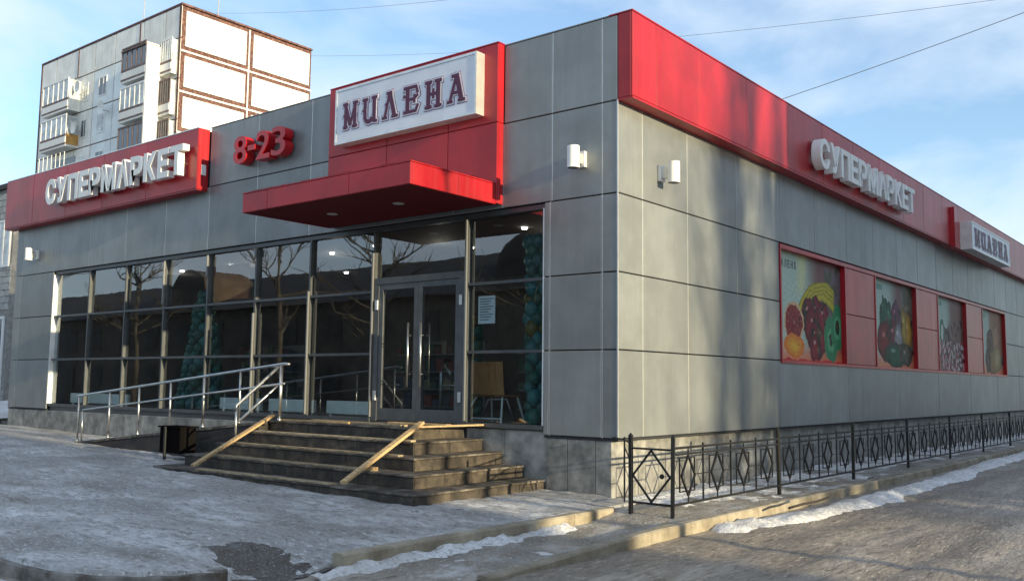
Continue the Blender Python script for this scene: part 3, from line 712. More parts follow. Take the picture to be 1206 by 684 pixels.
# ------------------------------------------------------------------ interior seen through the glass
ceil_l = thing('ceiling_lamp_row', (-10, 2, 4.6), 'row of small lit downlights in the ceiling behind the shop glass', 'lamps')
for i, (x_, y_) in enumerate([(-15.6, 2.2), (-13.3, 2.2), (-9.3, 2.2), (-7.6, 2.0), (-6.0, 3.4), (-3.4, 2.0), (-12, 5), (-4.2, 5)]):
    MB().tube([(x_, y_, 4.615), (x_, y_, 4.585)], 0.055, lampon, 12).build('downlight', ceil_l)
for k, x_ in enumerate((-16.5, -13.0, -9.6, -6.2, -3.0)):
    pl = bpy.data.objects.new('ceiling_light', bpy.data.lights.new('ceiling_light', 'POINT')); C.objects.link(pl)
    pl.location = (x_, 2.6, 4.3); pl.data.energy = 5; pl.data.color = (1.0, 0.88, 0.74); pl.data.shadow_soft_size = 0.12
def balloon_col(name, x, y, z0, z1, r0, r1, mats, label, tap):
    t = thing(name, (x, y, z0), label, 'balloons', 'balloon garlands inside the shop')
    n_ = int((z1-z0)/0.17)
    me_ = [MB().sphere((0, 0, 0), 1.0, m_, 10, 7).mesh('balloon', True) for m_ in mats]
    for k in range(n_):
        f = k/(n_-1); R_ = lerp(r0, r1, f)
        cnt = max(2, int(2*math.pi*R_/0.26))
        for j in range(cnt):
            a = 2*math.pi*(j+0.5*(k % 2))/cnt
            rr = random.uniform(0.11, 0.155)
            o = put('balloon', random.choice(me_), t, (x+R_*math.cos(a), y+R_*math.sin(a), z0+0.12+k*0.17)); o.scale = (rr, rr, rr*1.1)
    return t
balloon_col('balloon_tree', -13.1, 1.35, 0.9, 3.9, 0.52, 0.10, [balloon_g, balloon_g, balloon_b], 'cone shaped tree of green balloons behind the left half of the glazing', 1)
balloon_col('balloon_column', -2.15, 0.95, 0.9, 4.2, 0.2, 0.22, [balloon_b, balloon_b, balloon_b, balloon_g, balloon_g, balloon_g, balloon_g, balloon_y], 'column of teal and yellow balloons inside the rightmost window bay', 0)
balloon_col('balloon_column', -5.6, 3.1, 0.9, 3.1, 0.10, 0.05, [balloon_g, balloon_g, balloon_y], 'slim column of green balloons deep inside behind the glass doors', 0)
t = thing('orange_banner', (-12.6, 1.6, 3.7), 'orange sheet hung high inside the glazing above the green balloon tree', 'banner')
for k in range(3): MB().box(-13.55+0.62*k, -12.95+0.62*k, 1.6+0.01*k, 1.63+0.01*k, 3.62, 4.50, orangem).build('cloth_strip', t)
# chair
ch = thing('chair', (-2.95, 1.0, 0.9), 'plywood chair on white tube legs inside the right window bay', 'chair')
bk = MB()
for k in range(8):
    pass
P = []; nseg = 8
for k in range(nseg+1):
    u = -0.40+0.8*k/nseg; yy = 0.72 - 0.10*(1-(u/0.4)**2)
    for z_, dy in ((1.40, 0), (1.98, -0.06)):
        P.append((-3.22+u, yy+dy, z_)); P.append((-3.22+u, yy+dy+0.02, z_))
F = []
for k in range(nseg):
    a = k*4; F += [(a, a+4, a+6, a+2), (a+1, a+3, a+7, a+5), (a, a+1, a+5, a+4), (a+2, a+6, a+7, a+3)]
F += [(0, 2, 3, 1), (nseg*4, nseg*4+1, nseg*4+3, nseg*4+2)]
bk.poly(P, F, ply); bk.build('backrest', ch)
MB().box(-3.55, -2.85, 0.72, 1.25, 1.36, 1.39, ply).build('seat', ch, bevel=0.01)
for sx_ in (-1, 1):
    MB().tube([(-3.2+sx_*0.30, 1.20, 1.36), (-3.2+sx_*0.38, 1.32, 0.905)], 0.02, whitem, 8).build('leg', ch)
    MB().tube([(-3.2+sx_*0.30, 0.78, 1.36), (-3.2+sx_*0.46, 0.55, 0.905)], 0.02, whitem, 8).build('leg', ch)
MB().tube([(-3.66, 0.58, 0.98), (-2.74, 0.58, 0.98)], 0.016, whitem, 8).build('stretcher', ch)
# entry gate tubes
eg = thing('turnstile_gate', (-4.9, 1.9, 0.9), 'bent steel tube gate inside the glass doors', 'gate')
MB().tube([(-5.35, 1.8, 0.9), (-5.35, 1.8, 1.8), (-5.25, 1.8, 1.95), (-5.1, 1.8, 1.8), (-5.1, 1.8, 1.7)], 0.03, chrome, 8).build('post', eg, True)
MB().tube([(-5.35, 1.8, 1.55), (-4.7, 1.9, 1.55)], 0.02, chrome, 8).build('arm', eg, True)
MB().tube([(-4.45, 2.0, 0.9), (-4.25, 2.0, 1.28), (-3.8, 2.0, 1.30), (-3.6, 2.0, 0.9)], 0.02, chrome, 8).build('guard', eg, True)
# shelves far inside
def shelf(x0, x1, y, label):
    s = thing('shop_shelf', ((x0+x1)/2, y, 0.9), label, 'shelf', 'shelves deep inside the shop')
    MB().box(x0, x1, y+0.45, y+0.5, 0.9, 2.7, shelfm).build('back_panel', s)
    for k in range(4):
        z_ = 1.0+0.45*k
        MB().box(x0, x1, y, y+0.45, z_-0.03, z_, shelfm).build('shelf_board', s)
        xx = x0+0.03
        while xx < x1-0.28:
            ww = random.uniform(0.14, 0.30)
            MB().box(xx, xx+ww-0.02, y+0.05, y+0.35, z_, z_+random.uniform(0.16, 0.34), random.choice(goods)).build('goods', s)
            xx += ww
shelf(-17.8, -15.0, 5.6, 'leftmost stocked shelf deep inside behind the glazing')
shelf(-10.6, -7.8, 5.6, 'middle stocked shelf deep inside behind the glazing')
shelf(-6.6, -4.2, 5.8, 'stocked shelf deep inside behind the doors')
# reddish brown cabinet on the right
cb = MB().box(-3.6, -1.9, 3.4, 4.0, 0.9, 3.2, interiorm); tag(cb.build('cabinet', None, bevel=0.02), 'tall brown cabinet inside behind the chair', 'cabinet')
# low white radiator pieces along the foot of the glass
for k, (a, b) in enumerate(((-17.9, -14.9), (-10.9, -9.4), (-9.1, -7.6), (-7.2, -5.8))):
    rb = thing('radiator', ((a+b)/2, 0.42, 0.9), ['long white radiator behind the leftmost bays', 'white radiator right of the balloon tree', 'white radiator behind the ramp handrail end', 'white radiator left of the doors'][k], 'radiator', 'radiators behind the shop glass')
    MB().box(a, b, 0.40, 0.48, 0.96, 1.22, whitem).build('cover', rb, bevel=0.01)
    for e in (a+0.1, b-0.1): MB().box(e-0.02, e+0.02, 0.42, 0.46, 0.9, 0.96, whitem).build('foot', rb)
# notice on the glass and the half legible sign inside
t = thing('paper_notice', (-2.9, 0.14, 2.6), 'white printed notice taped inside the window right of the doors', 'notice')
MB().box(-2.94, -2.56, 0.137, 0.139, 2.62, 3.10, paperm).build('sheet', t)
for k in range(9): MB().box(-2.90, -2.60-0.05*(k % 3), 0.1345, 0.1365, 3.04-0.045*k, 3.055-0.045*k, inkm).build('print_line', t)

# ------------------------------------------------------------------ signs
def lettering(name, word, label, group=None):
    pass
def front_letters(x0, x1, z0, h, y, depth, word, m, parent, bold, fx_=None):
    n_ = len(word); wd = {'М': 1.25, 'Т': 0.95, 'Е': 0.85, 'С': 1.0, '-': 0.55}
    tot = sum(wd.get(c, 1.0) for c in word); un = (x1-x0)/tot; x = x0
    for c in word:
        ww = wd.get(c, 1.0)*un
        hh = h*0.18 if c == '-' else h
        zz = z0+h*0.40 if c == '-' else z0
        put('letter', text_mesh(c, ww*0.90, hh, depth, m, bold), parent, (x+ww*0.03, y, zz)); x += ww
s1 = thing('supermarket_sign', (-15.1, FY, 6.4), 'white letters СУПЕРМАРКЕТ standing off the red front fascia', 'sign', 'СУПЕРМАРКЕТ letter signs')
front_letters(-18.03, -11.30, 6.28, 0.70, FY-0.08, 0.17, 'СУПЕРМАРКЕТ', letterw, s1, 0.045)
for k in range(11): MB().box(-17.72+0.60*k, -17.68+0.60*k, FY-0.08, FY, 6.60, 6.64, alum).build('standoff', s1)
s2 = thing('opening_hours_sign', (-9.2, 0, 6.4), 'thick red figures 8-23 on the grey front panels', 'sign')
front_letters(-9.80, -7.93, 6.30, 0.62, -0.05, 0.22, '8-23', letterr, s2, 0.012)
s3 = thing('supermarket_sign', (FX, 10.7, 6.3), 'shaded grey white letters СУПЕРМАРКЕТ on the long side fascia', 'sign', 'СУПЕРМАРКЕТ letter signs')
def side_letters(y0, y1, z0, h, x, depth, word, m, parent, bold):
    wd = {'М': 1.25, 'Т': 0.95, 'Е': 0.85, 'С': 1.0}
    un = (y1-y0)/sum(wd.get(c, 1.0) for c in word); y = y0
    for c in word:
        ww = wd.get(c, 1.0)*un
        put('letter', text_mesh(c, ww*0.90, h, depth, m, bold), parent, (x, y+ww*0.03, z0), rotz=math.pi/2); y += ww
side_letters(7.15, 14.1, 6.26, 0.66, FX+0.06, 0.20, 'СУПЕРМАРКЕТ', letterw, s3, 0.03)
for k in range(11): MB().box(FX, FX+0.06, 7.45+0.62*k, 7.49+0.62*k, 6.55, 6.59, alum).build('standoff', s3)

# МИЛЕНА: old style slab letters made of strokes in a unit cell (x right, z up)
def arc(cx_, cz, rx_, rz, a0, a1, n=9): return [(cx_+rx_*math.cos(rad(a0+(a1-a0)*i/n)), cz+rz*math.sin(rad(a0+(a1-a0)*i/n))) for i in range(n+1)]
GLY = {
 'М': [([(0.16, 0), (0.16, 0.95)], .15), ([(0.82, 0), (0.82, 0.95)], .17), ([(0.10, 0.97), (0.50, 0.12)], .17), ([(0.86, 0.97), (0.50, 0.12)], .10), ([(0.0, 0.95), (0.28, 0.95)], .10), ([(0.72, 0.95), (1.0, 0.95)], .10), ([(0.04, 0.04), (0.28, 0.04)], .09), ([(0.68, 0.04), (0.98, 0.04)], .09), ([(0.04, 0.50), (0.16, 0.46)], .09)],
 'И': [([(0.16, 0.92), (0.16, 0.28)] + arc(0.42, 0.28, 0.26, 0.22, 180, 330), .16), ([(0.80, 0.95), (0.80, 0.05)], .17), ([(0.02, 0.93), (0.32, 0.93)], .10), ([(0.66, 0.95), (0.96, 0.95)], .10), ([(0.74, 0.05), (0.98, 0.03)], .09), ([(0.02, 0.52), (0.16, 0.48)], .09)],
 'Л': [([(0.14, 0.05), (0.46, 0.97)], .11), ([(0.46, 0.97), (0.80, 0.04)], .19), ([(0.28, 0.95), (0.58, 0.95)], .10), ([(0.0, 0.04), (0.26, 0.04)], .09), ([(0.64, 0.04), (0.98, 0.04)], .09), ([(0.20, 0.55), (0.34, 0.50)], .09)],
 'Е': [([(0.26, 0.04), (0.26, 0.95)], .19), ([(0.04, 0.95), (0.80, 0.95), (0.90, 0.72)], .10), ([(0.04, 0.05), (0.80, 0.05), (0.92, 0.26)], .10), ([(0.30, 0.50), (0.70, 0.50)], .10), ([(0.70, 0.38), (0.70, 0.64)], .09), ([(0.02, 0.66), (0.24, 0.60)], .09), ([(0.70, 0.50), (0.90, 0.62)], .08)],
 'Н': [([(0.20, 0), (0.20, 0.97)], .19), ([(0.80, 0), (0.80, 0.97)], .19), ([(0.24, 0.50), (0.76, 0.50)], .10), ([(0.02, 0.95), (0.38, 0.95)], .10), ([(0.62, 0.95), (0.98, 0.95)], .10), ([(0.02, 0.04), (0.38, 0.04)], .09), ([(0.62, 0.04), (0.98, 0.04)], .09), ([(0.50, 0.36), (0.50, 0.66)], .09)],
 'А': [([(0.14, 0.05), (0.52, 0.97)], .11), ([(0.52, 0.97), (0.82, 0.04)], .20), ([(0.22, 0.34), (0.72, 0.34)], .09), ([(0.26, 0.95), (0.62, 0.95)], .10), ([(0.0, 0.04), (0.26, 0.04)], .09), ([(0.66, 0.04), (1.0, 0.04)], .09)],
}
def glyph_mesh(ch, W_, H_, grow, depth, m, name):
    b = MB(); k = 0
    for pts, wd in GLY[ch]:
        pts = [Vector((p[0]*W_, p[1]*H_)) for p in pts]; hw = wd*W_*0.5 + grow
        for a, c in zip(pts[:-1], pts[1:]):
            d = (c-a).normalized(); n_ = Vector((-d.y, d.x)); a2 = a - d*(grow+0.006); c2 = c + d*(grow+0.006)
            y1 = -depth - 0.00025*k; k += 1
            q = [a2-n_*hw, c2-n_*hw, c2+n_*hw, a2+n_*hw]
            b.poly([(v.x, 0, v.y) for v in q] + [(v.x, y1, v.y) for v in q], [(4, 5, 6, 7), (0, 1, 5, 4), (1, 2, 6, 5), (2, 3, 7, 6), (3, 0, 4, 7)], m)
    return b.mesh(name)
def milena_box(base, rotz, W_, H_, D_, label, lh):
    t = thing('name_sign', base, label, 'sign', 'МИЛЕНА box signs', rotz)
    def child(name, me, loc, bevel=0):
        o = bpy.data.objects.new(name, me); C.objects.link(o); o.parent = t; o.location = loc; return o
    child('housing', MB().box(0, W_, -D_, 0, 0, H_, alum).mesh('housing'), (0, 0, 0))
    child('face', MB().box(0.05, W_-0.05, -D_-0.006, -D_+0.002, 0.05, H_-0.05, signface).mesh('face'), (0, 0, 0))
    fr = MB(); e = 0.045
    fr.box(0, W_, -D_-0.016, -D_-0.001, H_-e, H_, alum).box(0, W_, -D_-0.016, -D_-0.001, 0, e, alum).box(0, e, -D_-0.016, -D_-0.001, e, H_-e, alum).box(W_-e, W_, -D_-0.016, -D_-0.001, e, H_-e, alum)
    child('rim', fr.mesh('rim'), (0, 0, 0))
    x = W_*0.05; pitch = W_*0.90/6
    for c in 'МИЛЕНА':
        lw = pitch*0.72; z_ = H_*0.5 - lh/2 - 0.02
        child('letter_outline', glyph_mesh(c, lw, lh, 0.044, 0.004, pinkl, 'letter_outline'), (x+pitch*0.14, -D_-0.006, z_))
        child('letter_edge', glyph_mesh(c, lw, lh, 0.030, 0.004, signface, 'letter_edge'), (x+pitch*0.14, -D_-0.0145, z_))
        child('letter', glyph_mesh(c, lw, lh, 0.011, 0.004, purple, 'letter'), (x+pitch*0.14, -D_-0.023, z_))
        x += pitch
    return t
milena_box((-6.27, TY, 6.18), 0, 3.66, 1.10, 0.20, 'large silver framed box sign reading МИЛЕНА above the red canopy', 0.50)
rbk = MB().box(FX, FX+0.12, 18.75, 25.4, 5.96, 7.22, redm).build('sign_backing', S_)
milena_box((FX+0.122, 19.35, 5.95), math.pi/2, 5.5, 0.88, 0.34, 'narrow box sign reading МИЛЕНА on the far end of the side fascia', 0.52)

# poster lettering
def poster_text(p, word, y0, z0, h, wch, m):
    for k, c in enumerate(word):
        o = bpy.data.objects.new('printed_letter', text_mesh(c, wch*0.6, h, 0.003, m, 0.02, name='printed_letter')); C.objects.link(o)
        o.parent = p; o.rotation_euler.z = math.pi/2; o.location = (0.002, y0+k*wch, z0)
poster_text(p1, 'АЛЕНS', 0.26, 1.96, 0.17, 0.17, inkm)
teal = mat('teal_print', (0.10, 0.26, 0.20), 0.5)
for p in (p2, p3, p4): MB_ = None; o = put('printed_badge', MB().box(0, 0.003, 0.15, 0.85, 2.02, 2.16, teal).mesh('printed_badge'), None); o.parent = p; o.location = (0.002, 0, 0)

# ------------------------------------------------------------------ wall lamps
def wall_lamp(loc, rotz, label):
    t = thing('wall_lamp', loc, label, 'lamp', 'white up and down wall lamps', rotz)
    def ch_(name, mb_, smooth=False, bev=0):
        o = bpy.data.objects.new(name, mb_.mesh(name, smooth)); C.objects.link(o); o.parent = t
        if bev: b = o.modifiers.new('bevel', 'BEVEL'); b.width = bev; b.segments = 2
    ch_('wall_plate', MB().box(-0.085, 0.085, -0.07, -0.001, -0.14, 0.14, whitem), bev=0.006)
    ch_('arm', MB().box(-0.045, 0.045, -0.20, -0.07, -0.09, 0.09, alum))
    b = MB(); n_ = 18; P = []
    ring = [(0.11*math.cos(a), -0.29+0.11*math.sin(a)) for a in [2*math.pi*k/n_ for k in range(n_)]]
    for z_ in (-0.19, 0.19):
        for px_, py_ in ring: P.append((px_, py_, z_))
    b.poly(P, [(k, (k+1) % n_, n_+(k+1) % n_, n_+k) for k in range(n_)], whitem)
    ch_('shade', b, True)
    t.scale = (0.9, 0.9, 0.92)
    ch_('lens', MB().tube([(0, -0.29, -0.188), (0, -0.29, -0.17)], 0.105, framem, 16)); ch_('lens', MB().tube([(0, -0.29, 0.17), (0, -0.29, 0.188)], 0.105, framem, 16))
wall_lamp((-0.66, 0, 5.16), 0, 'white wall lamp on the front panels near the right corner')
wall_lamp((0.0, 1.30, 5.08), math.pi/2, 'sunlit white wall lamp on the long side wall')
wall_lamp((-19.45, 0, 5.10), 0, 'small white wall lamp at the far left of the front')

# ================================================================== STAIRCASE, RAMP, RAILS
st = thing('staircase', (-4.5, -1.2, -0.1), 'dark tiled entrance steps stepping out on the front and right', 'steps')
LV = [0.085, 0.28, 0.475, 0.67, 0.865]
YF = [-2.97, -2.53, -2.09, -1.665, -1.23]; XR = [-1.35, -1.79, -2.225, -2.66, -3.10]; XL = [-7.85, -7.6, -7.3, -7.05, -6.9]
zb = -0.4
for k in range(5):
    yb = -0.004
    z1 = LV[k]; z0 = LV[k-1] if k else zb
    s = MB().box(XL[k]+0.04, XR[k]-0.04, YF[k]+0.04, yb if k < 4 else 0.045, z0-0.02, z1-0.032, groutm).build('step', st)
    MB().box(XL[k], XR[k], YF[k], yb if k < 4 else 0.045, z1-0.030, z1, treadm).build('tread', s, bevel=0.006)
    h0 = z0 if k else zb
    n_ = 10; wd = (XR[k]-0.02-XL[k]-0.02)/n_
    for i in range(n_): put('riser_tile', panel_mesh(wd-0.006, z1-0.034-h0-0.002, 0.018, stepm, 'riser_tile', 0.003), s, (XL[k]+0.02+i*wd, YF[k]+0.02, h0+0.001))
    n_ = max(2, int((0-YF[k])/0.6)); wd = (-0.01-YF[k]-0.04)/n_
    for i in range(n_): put('riser_tile', panel_mesh(wd-0.006, z1-0.034-h0-0.002, 0.018, stepm, 'riser_tile', 0.003), s, (XR[k]-0.02, YF[k]+0.042+i*wd, h0+0.001), rotz=math.pi/2)
# boards lying on the treads and nailed across them
G_pl = 'rough boards laid on the entrance steps'
def plank(a, b, w_, h_, m, label, up=(0, 0, 1)):
    return tag(MB().obox(a, b, w_, h_, m, up).build('wooden_plank', None, bevel=0.004), label, 'plank', G_pl)
ends = [(-6.55, -3.05), (-6.60, -2.72), (-6.70, -2.62), (-6.78, -2.80), (-6.75, -3.12)]
names = ['lowest board', 'second board from the bottom', 'middle board', 'fourth board from the bottom']
for k in range(4):
    plank((ends[k][0], YF[k]+0.07, LV[k]+0.017), (ends[k][1]+0.02*k, YF[k]+0.075, LV[k]+0.017), 0.11, 0.03, oldwood if k else oldwood, 'worn %s lying along a tread of the entrance steps' % names[k])
plank((-6.50, -3.03, 0.165), (-6.95, -1.10, 0.955), 0.10, 0.04, wood, 'slanting wooden board up the left side of the entrance steps')
plank((-2.68, -3.06, 0.160), (-3.02, -1.12, 0.955), 0.10, 0.045, wood, 'bright slanting wooden board up the right side of the entrance steps')
plank((-6.62, -1.15, 0.885), (-4.85, -1.02, 0.885), 0.13, 0.035, wood, 'pale board at the left of the landing edge')
plank((-6.1, -0.82, 0.885), (-3.45, -1.10, 0.885), 0.15, 0.035, oldwood, 'longest board lying across the landing before the doors')
plank((-3.06, -1.20, 0.885), (-2.70, 0.0, 0.900), 0.13, 0.03, wood, 'short sunny board over the right edge of the landing')
plank((-4.6, -0.32, 0.884), (-3.2, -0.28, 0.884), 0.12, 0.03, wood, 'thin board right at the foot of the doors')
tag(MB().box(-2.86, -2.70, -2.47, -2.36, LV[1]+0.001, LV[1]+0.06, wood).build('wood_block', None, bevel=0.004), 'short wood block on the second tread by the right slanting board', 'wood block')

rp = thing('ramp', (-10.5, -0.7, 0.1), 'dark sided access ramp rising to the landing along the glazing', 'ramp')
XA, ZRA, XB, ZRB = -14.4, 0.10, -6.93, 0.845
def ramp_z(x): return lerp(ZRA, ZRB, (x-XA)/(XB-XA))
rampwall = mat('ramp_wall', (0.032, 0.026, 0.024), 0.7, var=0.3, vscale=3, bump=0.2)
r = MB(); Y0, Y1 = -1.42, -0.02
r.poly([(XA, Y0, -0.2), (XB, Y0, -0.4), (XB, Y0, ZRB-0.05), (XA, Y0, ZRA-0.05), (XA, Y1, -0.2), (XB, Y1, -0.4), (XB, Y1, ZRB-0.05), (XA, Y1, ZRA-0.05)],
       [(0, 1, 2, 3), (5, 4, 7, 6), (1, 5, 6, 2), (4, 0, 3, 7), (3, 2, 6, 7)], rampwall); r.build('side_wall', rp)
r = MB(); r.poly([(XA-0.02, Y0-0.02, ZRA-0.048), (XB, Y0-0.02, ZRB-0.048), (XB, Y1, ZRB-0.048), (XA-0.02, Y1, ZRA-0.048), (XA-0.02, Y0-0.02, ZRA), (XB, Y0-0.02, ZRB), (XB, Y1, ZRB), (XA-0.02, Y1, ZRA)],
       [(0, 3, 2, 1), (4, 5, 6, 7), (0, 1, 5, 4), (1, 2, 6, 5), (2, 3, 7, 6), (3, 0, 4, 7)], treadm); r.build('slab', rp)

hr = thing('ramp_handrail', (-10, -1.35, 0.5), 'steel handrail with two rails along the outer edge of the ramp', 'handrail')
RY = -1.35
def top_z(x): return 1.21 + (x+13.92)*0.0925
for x_ in (-13.89, -12.5, -11.27, -10.05, -8.85, -7.65, -6.42):
    zb_ = ramp_z(x_) if x_ < -6.93 else 0.865
    MB().tube([(x_, RY, zb_), (x_, RY, top_z(x_)-0.02)], 0.021, chrome, 10).build('post', hr, True)
    MB().tube([(x_, RY, zb_+0.001), (x_, RY, zb_+0.06)], 0.034, chrome, 10).build('post_foot', hr, True)
MB().tube([(-13.95, RY, top_z(-13.95)), (-6.32, RY, top_z(-6.32)), (-6.2, RY+0.02, top_z(-6.3)-0.01)], 0.027, chrome, 12).build('top_rail', hr, True)
MB().tube([(-13.7, RY, top_z(-13.7)-0.34), (-6.3, RY, top_z(-6.3)-0.36)], 0.021, chrome, 10).build('mid_rail', hr, True)
MB().tube([(-13.7, RY, top_z(-13.7)-0.34), (-13.68, RY, ramp_z(-13.7))], 0.018, chrome, 8).build('post', hr, True)
sr = thing('stair_handrail', (-6.9, -1.5, 0.6), 'steel handrail with two rails slanting down beside the steps', 'handrail')
ax = -6.78
MB().tube([(ax, -1.05, 0.865), (ax, -1.05, 1.90)], 0.021, chrome, 10).build('post', sr, True)
MB().tube([(ax-0.06, -1.98, 0.475), (ax-0.06, -1.98, 1.14)], 0.021, chrome, 10).build('post', sr, True)
MB().tube([(ax, -1.0, 1.925), (ax, -1.08, 1.90), (ax-0.06, -1.98, 1.14), (ax-0.06, -2.0, 1.05)], 0.027, chrome, 10).build('top_rail', sr, True)
MB().tube([(ax, -1.02, 1.56), (ax, -1.10, 1.54), (ax-0.06, -1.98, 0.82)], 0.021, chrome, 10).build('mid_rail', sr, True)

bn = thing('litter_bin', (-8.75, -1.9, 0.08), 'black square litter bin on a post in front of the ramp wall', 'bin')
m_ = MB(); m_.box(-9.22, -8.50, -2.05, -1.70, 0.20, 0.68, binm); m_.build('body', bn, bevel=0.02)
MB().box(-9.25, -8.47, -2.08, -1.67, 0.68, 0.71, binm).build('rim', bn, bevel=0.006)
MB().tube([(-8.95, -2.09, 0.0), (-8.95, -2.09, 0.70)], 0.03, blackm, 8).build('post', bn); MB().tube([(-8.55, -1.75, 0.0), (-8.55, -1.75, 0.2)], 0.02, blackm, 8).build('foot', bn)

# ================================================================== IRON FENCE
shadow_post_spot = (15.5, -2.3)
fe = thing('iron_fence', (1.5, 8, -0.1), 'black wrought iron fence with diamond panels along the side wall', 'fence')
FXX = 1.5
ZR0, ZR1 = 0.02, 0.76
def bar_mesh(key, mb_):
    if key not in PANEL: PANEL[key] = mb_().mesh(key)
    return PANEL[key]
pitch = 3.46; y0 = -1.03; nsec = 8; NU = 4
unit = pitch/NU
# pieces modelled along +Y at x=0
def diamond_mb(hw=0.19, z0=0.12, z1=0.66):
    b = MB(); zc = (z0+z1)/2; pts = [(0, 0, z1), (0, hw, zc), (0, 0, z0), (0, -hw, zc)]
    for k in range(4): b.obox(pts[k], pts[(k+1) % 4], 0.024, 0.024, blackm, (1, 0, 0))
    return b
def square_mb(hw=0.21, z0=0.16, z1=0.62):
    b = MB(); b.box(-.008, .008, -hw-.008, -hw+.008, z0, z1, blackm).box(-.008, .008, hw-.008, hw+.008, z0, z1, blackm)
    b.box(-.0075, .0075, -hw+.008, hw-.008, z0, z0+.016, blackm).box(-.0075, .0075, -hw+.008, hw-.008, z1-.016, z1, blackm); return b
dm = diamond_mb().mesh('diamond'); sq = square_mb().mesh('square_frame')
pk = MB().box(-.010, .010, -.010, .010, ZR0, ZR1+0.05, blackm).mesh('picket')
stubm = MB().box(-.007, .007, -.007, .007, 0.66, ZR1, blackm).mesh('stem'); stubl = MB().box(-.007, .007, -.007, .007, ZR0, 0.12, blackm).mesh('stem')
def post_mb():
    b = MB(); b.box(-.024, .024, -.024, .024, -0.30, 0.90, blackm)
    b.poly([(-.03, -.03, .90), (.03, -.03, .90), (.03, .03, .90), (-.03, .03, .90), (0, 0, .95)], [(3, 2, 1, 0), (0, 1, 4), (1, 2, 4), (2, 3, 4), (3, 0, 4)], blackm); return b
pm = post_mb().mesh('post')
for k in range(nsec+1):
    pp = put('post', pm, fe, (FXX, y0+k*pitch, 0)); pp.rotation_euler = (random.uniform(-.018, .018), random.uniform(-.025, .02), random.uniform(-.3, .3))
for k in range(nsec):
    a = y0+k*pitch+0.03; b = y0+(k+1)*pitch-0.03
    dz = 0.01*random.uniform(-1, 1)
    for nm, z_, r_ in (('rail', ZR1, .015), ('rail', ZR0, .015), ('rail', ZR1-0.085, .013)): MB().box(FXX-r_, FXX+r_, a, b, z_-r_+dz, z_+r_+dz, blackm).build(nm, fe)
    for j in range(NU):
        yc = y0+k*pitch+unit*(j+0.5)
        dq = put('diamond', dm, fe, (FXX, yc, random.uniform(-.012, .012))); dq.rotation_euler.x = random.uniform(-.02, .02); put('square_frame', sq, fe, (FXX-0.016, yc, random.uniform(-.01, .01))); put('stem', stubm, fe, (FXX, yc, 0)); put('stem', stubl, fe, (FXX, yc, 0))
        MB().box(FXX-.006, FXX+.006, yc+0.19, yc+unit-0.19, 0.385, 0.398, blackm).build('tie_bar', fe) if j < NU-1 else None
        if j < NU-1: put('picket', pk, fe, (FXX, yc+unit/2, 0))
# return panel beside the forecourt kerb, then a thin post and a rail to the wall
put('post', pm, fe, (0.86, y0, 0.0))
for z_ in (ZR1-0.02, ZR0): MB().box(0.89, FXX-0.03, y0-.013, y0+.013, z_-.013, z_+.013, blackm).build('rail', fe)
o = put('diamond', diamond_mb(0.285, 0.04, 0.72).mesh('diamond'), fe, ((0.89+FXX-0.03)/2, y0, 0), rotz=-math.pi/2)
MB().sphere((1.33, y0+0.02, 0.385), 0.035, blackm, 8, 6).build('latch', fe)
MB().box(0.30, 0.32, -0.32, -0.30, -0.25, 0.84, blackm).build('post', fe)
MB().obox((0.31, -0.31, 0.80), (0.86, y0, 0.80), 0.02, 0.02, blackm).build('rail', fe)
MB().obox((0.31, -0.31, 0.70), (0.86, y0, 0.55), 0.015, 0.015, blackm).build('rail', fe)
MB().obox((0.31, -0.31, 0.80), (-0.10, 0.02, 0.80), 0.02, 0.02, blackm).build('rail', fe)

tag(MB().tube([(2.35, 0.75, -0.10), (2.45, 1.0, -0.06), (2.52, 1.35, -0.05), (2.55, 1.75, -0.02)], 0.018, stickm, 7).build('broken_branch', None, True), 'short dark curved branch lying on the roadside snow', 'branch')

# ================================================================== APARTMENT BLOCK BEHIND
BX1, BX0, BY0, BY1, BZT = -49.95, -70.95, 22.4, 33.85, 27.7
ab = thing('apartment_block', (BX1, BY0, 0), 'tall pale panel apartment block with brown bordered white gable', 'apartment building')
MB().box(BX0+0.05, BX1-0.06, BY0+0.06, BY1-0.05, -0.4, BZT-0.05, brownt).build('wall', ab)
lev = [BZT-0.0, 24.45, 21.55, 18.65, 15.75, 12.85, 9.95, 7.05, 4.15, 1.25]
for a, b in zip(lev[:-1], lev[1:]):            # gable: two columns of white panels framed by brown tile
    for y_a, y_b in ((BY0, 28.0), (28.0, BY1)):
        side_panel(y_a+0.36, y_b-0.26, b+0.36, a-0.34, BX1+0.02, whitepanel, ab, 0.10, 'gable_panel', 0.0)
    MB().box(BX1-0.05, BX1+0.012, BY0+0.02, BY1-0.02, b-0.06, b+0.06, concrete).build('joint_band', ab)
MB().box(BX1-0.05, BX1+0.010, 28.0-0.05, 28.0+0.05, 1.2, BZT-0.1, concrete).build('joint_band', ab)
MB().box(BX0, BX1+0.05, BY0-0.05, BY1, BZT, BZT+0.14, brownt).build('roof_edge', ab)
